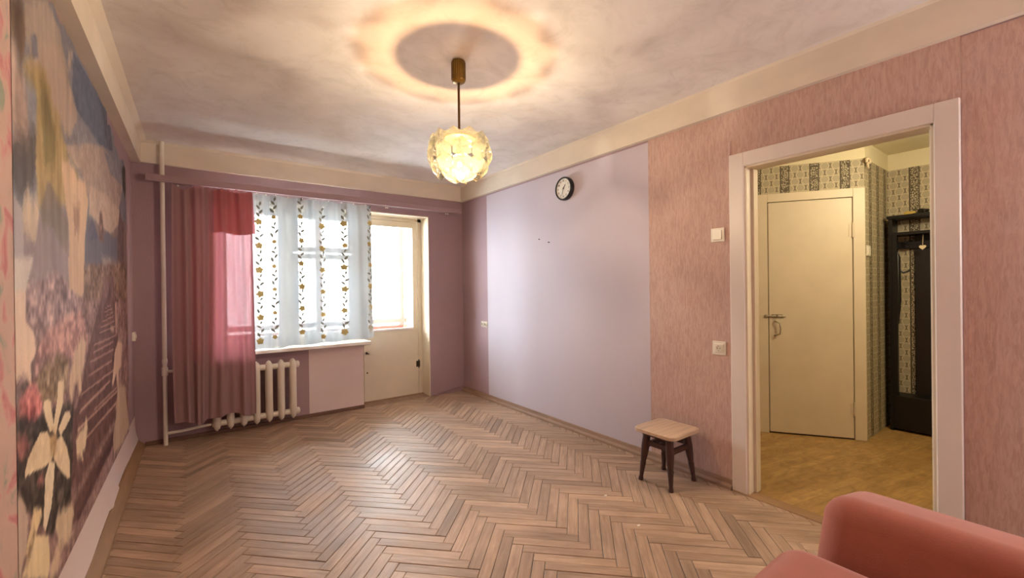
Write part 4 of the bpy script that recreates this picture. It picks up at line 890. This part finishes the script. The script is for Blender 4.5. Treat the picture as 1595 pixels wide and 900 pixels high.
def rail(p, q, w=0.009, h=0.016):
    p, q = Vector(p), Vector(q); d = (q-p).normalized(); n = Vector((-d.y, d.x, 0)).normalized()
    g = G(); vs2 = []
    for c in (p, q):
        vs2.append([g.bm.verts.new(c+n*s*w+Vector((0, 0, t*h))) for s, t in ((-1, -1), (1, -1), (1, 1), (-1, 1))])
    for k in range(4): g.bm.faces.new((vs2[0][k], vs2[0][(k+1) % 4], vs2[1][(k+1) % 4], vs2[1][k]))
    g.bm.faces.new(vs2[0][::-1]); g.bm.faces.new(vs2[1]); g.obj('stretcher', M['dark_wood'], stool)
for s in (-1, 1):
    rail(legpt(-1, s, 0.225), legpt(1, s, 0.225)); rail(legpt(s, -1, 0.247), legpt(s, 1, 0.247))

# ---- sofa (only its corner is in the frame)
sofa = thing('sofa', 'salmon pink velour sofa with rounded seat and backrest at the lower right', 'sofa', (1.25, -0.45, 0))
def cushion(name, a, b, bev, rot=None, piv=None, taper=0.0, parent=sofa):
    g = G(); t = bmesh.new(); bmesh.ops.create_cube(t, size=1.0)
    for v in t.verts: v.co = Vector(((a[0]+b[0])/2+v.co.x*(b[0]-a[0]), (a[1]+b[1])/2+v.co.y*(b[1]-a[1]), (a[2]+b[2])/2+v.co.z*(b[2]-a[2])))
    bmesh.ops.bevel(t, geom=t.edges[:], offset=bev, segments=7, profile=0.5, affect='EDGES')
    if taper:
        for v in t.verts:
            if v.co.y > 0.3: v.co.y -= taper*max(0, v.co.z-0.3)
    if rot is not None:
        for v in t.verts: v.co = Vector(piv)+rot @ (v.co-Vector(piv))
    g.add(t); return g.obj(name, M['sofa'], parent, smooth=True)
cushion('seat', (-0.60, -1.05, 0.13), (0.265, 1.035, 0.455), 0.085)
cushion('backrest', (0.235, -1.05, 0.14), (0.54, 0.985, 0.605), 0.07, Matrix.Rotation(math.radians(12), 3, 'Y'), (0.25, 0, 0.14), taper=0.10)
for x in (-0.5, 0.45):
    for y in (-0.95, 0.85): G().tube([(x, y, 0), (x, y, 0.16)], [0.018, 0.028], 12).obj('foot', M['dark_wood'], sofa, smooth=50)

# ---- curtain rail
rail_t = thing('curtain_rail', 'long mauve painted wooden curtain rail above the window', 'curtain rail', (0, DY, 2.17))
G().box((-0.315, -0.138, -0.028), (2.555, -0.118, 0.028), 0.003).obj('rail_board', M['mauve'], rail_t)
for x in (-0.1, 1.2, 2.45): G().box((x-0.012, -0.12, -0.012), (x+0.012, 0.0, 0.012)).obj('bracket', M['mauve'], rail_t)
G().tube([(-0.13, -0.128, -0.040), (2.54, -0.128, -0.036)], 0.0022, 6).obj('curtain_wire', M['steel'], rail_t)
for i, x in enumerate((-0.11, -0.01, 0.04, 0.08, 0.14, 0.20, 0.25, 0.30, 0.34, 0.38, 0.45, 0.52, 0.60, 0.70, 0.82, 0.94, 1.06, 1.18, 1.30, 1.42, 1.635, 1.655, 2.35, 2.375)):
    G().lathe([(0.002, -0.008), (0.007, -0.004), (0.008, 0.002), (0.004, 0.008)], 10, (x, -0.128, -0.046)).obj('curtain_glider', M['white_plastic'], rail_t, smooth=True)

# ---- sheer curtain
SX0, SX1 = 0.395, 1.482
def sheer_y(x, z):
    t = (z-0.73)/1.4
    return -0.148 + (0.014+0.005*t)*math.sin(x*39+0.6*math.sin(x*7)) + 0.010*math.sin(x*17+1.0+0.5*t) + 0.003*math.sin(x*95)*t
SH = thing('sheer_curtain', 'short white sheer curtain with gold flower stripes across the window', 'curtain', (0, DY, 0))
STR = (0.462, 0.578, 0.804, 0.992, 1.198, 1.452)
def sheer_pt(u, v):
    bot = 0.722+0.032*u+0.006*math.sin(u*26)
    x = SX0+(SX1-SX0)*u + (0.012*(1-v)-0.006)*(u-0.3)*2; z = bot+(2.118-bot)*v
    return (x, sheer_y(SX0+(SX1-SX0)*u, z), z)
me = G().grid(sheer_pt, 220, 40).mesh('panel', M['sheer'], True, recalc=False)
at = me.attributes.new('see_through', 'FLOAT', 'POINT')
vals = []
for v in me.vertices:
    dm = min(abs(v.co.x-s) for s in STR)
    hem = 0.10 if (v.co.z < 0.80 or v.co.z > 2.06) else 0.0
    fold = 0.75+0.35*math.sin(v.co.x*39+0.6*math.sin(v.co.x*7)+0.8)+0.22*math.sin(v.co.x*17+2.4)
    vals.append(max(0.03, (0.26 if dm < 0.026 else 0.085*fold)-hem))
at.data.foreach_set('value', vals)
place('panel', me, SH)
def motif(g, poly, cx, cz, ang, s):
    ca, sa = math.cos(ang), math.sin(ang); vs3 = []
    for px, pz in poly:
        x = cx+(px*ca-pz*sa)*s; z = cz+(px*sa+pz*ca)*s
        vs3.append((x, sheer_y(x, z)-0.003, z))
    c = g.bm.verts.new((cx, sheer_y(cx, cz)-0.003, cz)); r = [g.bm.verts.new(p) for p in vs3]
    for k in range(len(r)): g.bm.faces.new((c, r[k], r[(k+1) % len(r)]))
flower = [(math.cos(2*PI*k/20)*(1+0.16*math.cos(5*2*PI*k/20)), math.sin(2*PI*k/20)*(1+0.16*math.cos(5*2*PI*k/20))) for k in range(20)]
leaf = [(math.sin(PI*k/6)*0.42*(1 if True else 0), -1+2*k/6) for k in range(7)]+[(-math.sin(PI*k/6)*0.42, -1+2*k/6) for k in range(5, 0, -1)]
rng = random.Random(21)
for si, sx in enumerate(STR):
    z = 0.80+0.03*(si % 3)
    def bloom(shape, name, m, x, zz, ang, sc):
        g = G(); motif(g, shape, x, zz, ang, sc); g.obj(name, m, SH, recalc=False)
    while z < 2.05:
        bloom(flower, 'embroidered_flower', M['gold_print'], sx+rng.uniform(-.006, .006), z, rng.random()*6, rng.uniform(0.023, 0.030) if si != 1 else 0.018)
        for dx, dz, a, sc in ((-0.014, 0.060, 0.5, 0.027), (0.013, 0.092, -0.7, 0.026), (-0.011, 0.130, 0.9, 0.024), (0.007, 0.165, -0.3, 0.022)):
            bloom(leaf, 'embroidered_leaf', M['grey_print'], sx+dx+rng.uniform(-.004, .004), z+dz, a+rng.uniform(-.3, .3), sc)
        z += 0.215+rng.uniform(-.01, .01)

# ---- pink curtain
PK = thing('pink_curtain', 'long faded pink curtain hanging over the radiator at the left of the window', 'curtain', (0, DY, 0))
def pink_y(u, v, off=0.0):
    b = 1-0.25*v
    return -0.218 + off + b*(0.016*math.sin(u*30+1.2*math.sin(u*6))+0.010*math.sin(u*57+2)+0.012*math.sin(u*13+0.7)) + 0.045*(v**6)
def pink_pt(u, v):
    x = -0.15+0.555*u-0.012*math.sin(v*3+u*4)*(1-v)
    bot = 0.185+0.02*math.sin(u*9+2)-0.01*math.cos(u*22); top = 2.135-0.045*max(0, math.sin(PI*min(1, u/0.28))) if u < 0.28 else 2.128-0.006*math.sin(u*70)
    z = bot+(top-bot)*v
    return (x+0.02*(1-v)*math.sin(u*PI*3), pink_y(u, v), z)
G().grid(pink_pt, 130, 46).obj('panel', M['pink_cloth'], PK, smooth=True, recalc=False)
def lining_pt(u, v):
    p = pink_pt(0.02+0.50*u, v*0.985); return (p[0], p[1]+0.012, p[2]+0.004)
o = G().grid(lining_pt, 60, 30).obj('lining', M['pink_lining'], PK, smooth=True, recalc=False)
def flap_pt(u, v):
    U = 0.50+0.51*u; x0 = pink_pt(U, 0.8)[0]
    z = 1.742+0.010*math.sin(u*8)+(2.11-1.742)*v
    vv = (z-0.18)/1.95
    return (x0+0.014*u*(1-v), pink_y(U, vv, -0.012-0.010*(1-v)), z)
o = G().grid(flap_pt, 60, 16).obj('folded_flap', M['pink_flap'], PK, smooth=True, recalc=False); o['label'] = 'darker folded-over top layer'

# ---- radiator
rad = thing('radiator', 'white cast iron sectional radiator below the window, partly behind the pink curtain', 'radiator', (0, DY-0.105, 0))
rg2 = G()
prof = [(0.052, 0.0), (0.062, 0.028), (0.085, 0.040), (0.11, 0.042), (0.54, 0.042), (0.565, 0.040), (0.588, 0.028), (0.600, 0.0)]
def section_mesh():
    g = G(); bm = g.bm
    # elliptical column: half width along x, depth along y, swept up z with pointed bottom and rounded top
    zs3 = [0.050, 0.058, 0.072, 0.092, 0.12, 0.20, 0.45, 0.55, 0.585, 0.605, 0.614]
    hx = [0.003, 0.010, 0.020, 0.027, 0.030, 0.030, 0.030, 0.030, 0.026, 0.015, 0.003]
    hy = [0.008, 0.022, 0.040, 0.050, 0.055, 0.055, 0.055, 0.055, 0.050, 0.035, 0.008]
    rings = []
    for z, a, b in zip(zs3, hx, hy):
        rings.append([bm.verts.new((math.copysign(abs(math.cos(2*PI*k/20))**0.8, math.cos(2*PI*k/20))*a, math.copysign(abs(math.sin(2*PI*k/20))**0.8, math.sin(2*PI*k/20))*b, z)) for k in range(20)])
    for p, q in zip(rings, rings[1:]):
        for k in range(20): bm.faces.new((p[k], p[(k+1) % 20], q[(k+1) % 20], q[k]))
    bm.faces.new(rings[0][::-1]); bm.faces.new(rings[-1])
    return g.mesh('section', M['white_metal'], 60)
sm = section_mesh()
for k in range(7): place('section', sm, rad, (0.133+0.0985*k, 0, 0))
G().tube([(0.10, 0, 0.115), (0.745, 0, 0.115)], 0.026, 14).lathe([(0.026, 0.745), (0.032, 0.75), (0.032, 0.772), (0.02, 0.782)], 8, (0, 0, 0.115), Matrix.Rotation(PI/2, 3, 'Y')).obj('lower_manifold', M['white_metal'], rad, smooth=50)
G().tube([(0.10, 0, 0.555), (0.745, 0, 0.555)], 0.026, 14).lathe([(0.026, 0.745), (0.032, 0.75), (0.032, 0.772), (0.02, 0.782)], 8, (0, 0, 0.555), Matrix.Rotation(PI/2, 3, 'Y')).obj('upper_manifold', M['white_metal'], rad, smooth=50)

# ---- heating riser with branches
pipe = thing('heating_pipe', 'white painted heating riser pipe running floor to ceiling in the left corner', 'pipe', (-0.212, DY-0.082, 0))
G().tube([(0, 0, 0.0), (0, 0, CZ)], 0.0155, 14).obj('riser', M['white_metal'], pipe, smooth=50)
G().tube([(0, 0, 0.60), (0.12, -0.005, 0.60), (0.22, -0.01, 0.585), (0.29, -0.023, 0.555), (0.305, -0.023, 0.555)], 0.0115, 12).obj('upper_branch', M['white_metal'], pipe, smooth=50)
G().tube([(0, 0, 0.095), (0.10, -0.01, 0.098), (0.22, -0.018, 0.110), (0.28, -0.023, 0.115), (0.305, -0.023, 0.115)], 0.0125, 12).obj('lower_branch', M['white_metal'], pipe, smooth=50)
G().lathe([(0.016, 0.565), (0.021, 0.570), (0.021, 0.632), (0.016, 0.637)], 14).obj('tee_fitting', M['white_metal'], pipe, smooth=40)
G().lathe([(0.016, 0.665), (0.0185, 0.668), (0.0185, 0.70), (0.016, 0.703)], 14).obj('coupling', M['white_metal'], pipe, smooth=40)

# ---- hallstand with open coat niche
hs = thing('hallstand', 'tall black-brown hallstand with open coat niche in the dim hall', 'hallstand', (4.76, 0.40, 0))
# local: front at x=0, depth +x; left side as seen at y=+0.61
G().box((0.0, 0.585, 0.0), (0.185, 0.610, 1.80), 0.002).obj('side_panel', M['black_wood'], hs)
G().box((0.0, -0.60, 0.0), (0.185, -0.575, 1.80), 0.002).obj('side_panel', M['black_wood'], hs)
G().box((-0.012, -0.605, 1.795), (0.188, 0.620, 1.822), 0.003).obj('top_shelf', M['black_wood'], hs)
G().box((0.01, -0.575, 1.655), (0.185, 0.585, 1.680), 0.002).obj('hat_shelf', M['black_wood'], hs)
G().box((0.168, -0.575, 0.30), (0.184, 0.475, 1.655), 0.001).obj('coat_panel', M['brown_board'], hs)
G().box((0.150, -0.575, 1.545), (0.168, 0.585, 1.605), 0.002).obj('hook_rail', M['black_wood'], hs)
G().box((0.0, -0.575, 0.02), (0.185, 0.585, 0.30), 0.003).obj('shoe_box', M['black_wood'], hs)
G().box((0.0, 0.555, 0.30), (0.02, 0.585, 1.655)).obj('front_stile', M['black_wood'], hs)
for y in (0.515, 0.33, 0.1):
    G().tube([(0.15, y, 1.59), (0.11, y, 1.588), (0.085, y, 1.60), (0.078, y, 1.625)], 0.006, 8).tube([(0.15, y, 1.565), (0.12, y, 1.55), (0.10, y, 1.555), (0.095, y, 1.575)], 0.006, 8).obj('coat_hook', M['bluegrey'], hs, smooth=50)
um = thing('umbrella', 'slim dark umbrella with curved handle hanging inside the hallstand', 'umbrella', (4.83, 0.935, 1.45))
G().tube([(0, 0.03, 0.06), (0, 0.028, -0.05), (0, 0.02, -0.09), (0, -0.005, -0.112), (0, -0.035, -0.10), (0, -0.05, -0.085)], 0.008, 10).obj('handle', M['bluegrey'], um, smooth=50)
G().tube([(0, 0.03, 0.05), (0, 0.03, 0.02), (0, 0.03, -0.35), (0, 0.03, -0.55)], [0.010, 0.018, 0.022, 0.006], 12).obj('canopy', M['black'], um, smooth=50)
ht = thing('heart_tag', 'small pale heart shaped tag hanging in the hallstand', 'tag', (4.815, 0.806, 1.545))
hp = [(0.022*(math.sin(t)**3), 0.00138*(13*math.cos(t)-5*math.cos(2*t)-2*math.cos(3*t)-math.cos(4*t))) for t in [2*PI*k/24 for k in range(24)]]
G().prism(hp, 0, -0.004, 0.004).obj('heart', M['pale_cloth'], ht); G().tube([(0, 0, 0.012), (0.01, 0, 0.05), (0.02, 0, 0.11)], 0.0018, 6).obj('string', M['pale_cloth'], ht)
pk = thing('cloth_bundle', 'small crumpled yellow bundle on top of the hallstand', 'bundle', (4.83, 0.885, 1.822))
def blob(name, m, par, r, seed, loc=(0, 0, 0)):
    t = bmesh.new(); bmesh.ops.create_icosphere(t, subdivisions=3, radius=1.0); rr = random.Random(seed); f = [(rr.uniform(2, 5), rr.uniform(0, 6)) for _ in range(6)]
    for v in t.verts:
        k = 1+0.16*math.sin(v.co.x*f[0][0]+f[0][1])*math.sin(v.co.y*f[1][0]+f[1][1])+0.12*math.sin(v.co.z*f[2][0]*1.6+v.co.y*3+f[2][1])
        v.co = Vector((v.co.x*r[0]*k+loc[0], v.co.y*r[1]*k+loc[1], max(0.0, v.co.z*k+0.8)*r[2]+loc[2]))
    g = G(); g.add(t); return g.obj(name, m, par, smooth=True)
blob('bundle', M['yellow'], pk, (0.03, 0.042, 0.018), 4); G().tube([(-0.028, -0.02, 0.006), (-0.038, 0.0, 0.004), (-0.03, 0.03, 0.005)], 0.005, 8).obj('loose_fold', M['yellow'], pk, smooth=True)
bl = thing('knit_cap', 'small dark rounded cap on top of the hallstand beside the yellow bundle', 'cap', (4.83, 0.800, 1.822))
blob('cap', M['black'], bl, (0.032, 0.034, 0.026), 9); G().lathe([(0.030, 0.0), (0.034, 0.004), (0.034, 0.012), (0.028, 0.014)], 18).obj('cuff', M['black'], bl, smooth=True)
# ---- bow and switch on the hall walls
bow = thing('ribbon_bow', 'small pale ribbon bow at the top corner of the hallway wallpaper', 'bow', (HC.x+0.012, HC.y-0.008, 2.225))
def loop(sx):
    P = [(0, 0, 0), (0.02*sx, -0.012, 0.022), (0.048*sx, -0.016, 0.012), (0.05*sx, -0.014, -0.012), (0.022*sx, -0.012, -0.014), (0, -0.004, 0)]
    g = G(); g.tube(P, [0.004, 0.009, 0.011, 0.010, 0.008, 0.004], 8); return g
loop(1).obj('loop', M['pale_cloth'], bow, smooth=True); loop(-0.7).obj('loop', M['pale_cloth'], bow, smooth=True)
G().tube([(0, -0.006, 0), (0.012, -0.012, -0.03), (0.03, -0.012, -0.062)], [0.005, 0.007, 0.004], 8).obj('tail', M['pale_cloth'], bow, smooth=True)
G().tube([(0, -0.006, 0), (-0.006, -0.014, -0.03), (0.002, -0.014, -0.055)], [0.005, 0.007, 0.004], 8).obj('tail', M['pale_cloth'], bow, smooth=True)
s2 = thing('hall_switch', 'white double light switch on the grey patterned hallway wall beside the bathroom door', 'switch', (HC.x+0.075, HC.y, 1.515))
G().box((-0.043, -0.010, -0.043), (0.043, 0.0, 0.043), 0.003, 2).obj('cover_plate', M['white_plastic'], s2)
for x in (-0.016, 0.016): G().box((x-0.014, -0.014, -0.030), (x+0.014, -0.008, 0.030), 0.002).obj('rocker', M['white_plastic'], s2)
# ---- paint chips on the parquet
for i, (x, y, lab) in enumerate(((1.84, 1.40, 'pale paint chip lying on the parquet in front of the stool'), (1.95, 1.72, 'small pale paint chip on the parquet left of the stool'))):
    tag(G().prism([(-0.010, -0.004), (0.008, -0.006), (0.011, 0.003), (-0.004, 0.006)], 2, 0.0, 0.003).obj('paint_chip', M['white_plastic'], loc=(x, y, 0.0022)), lab, 'chip', 'paint chips on the floor')
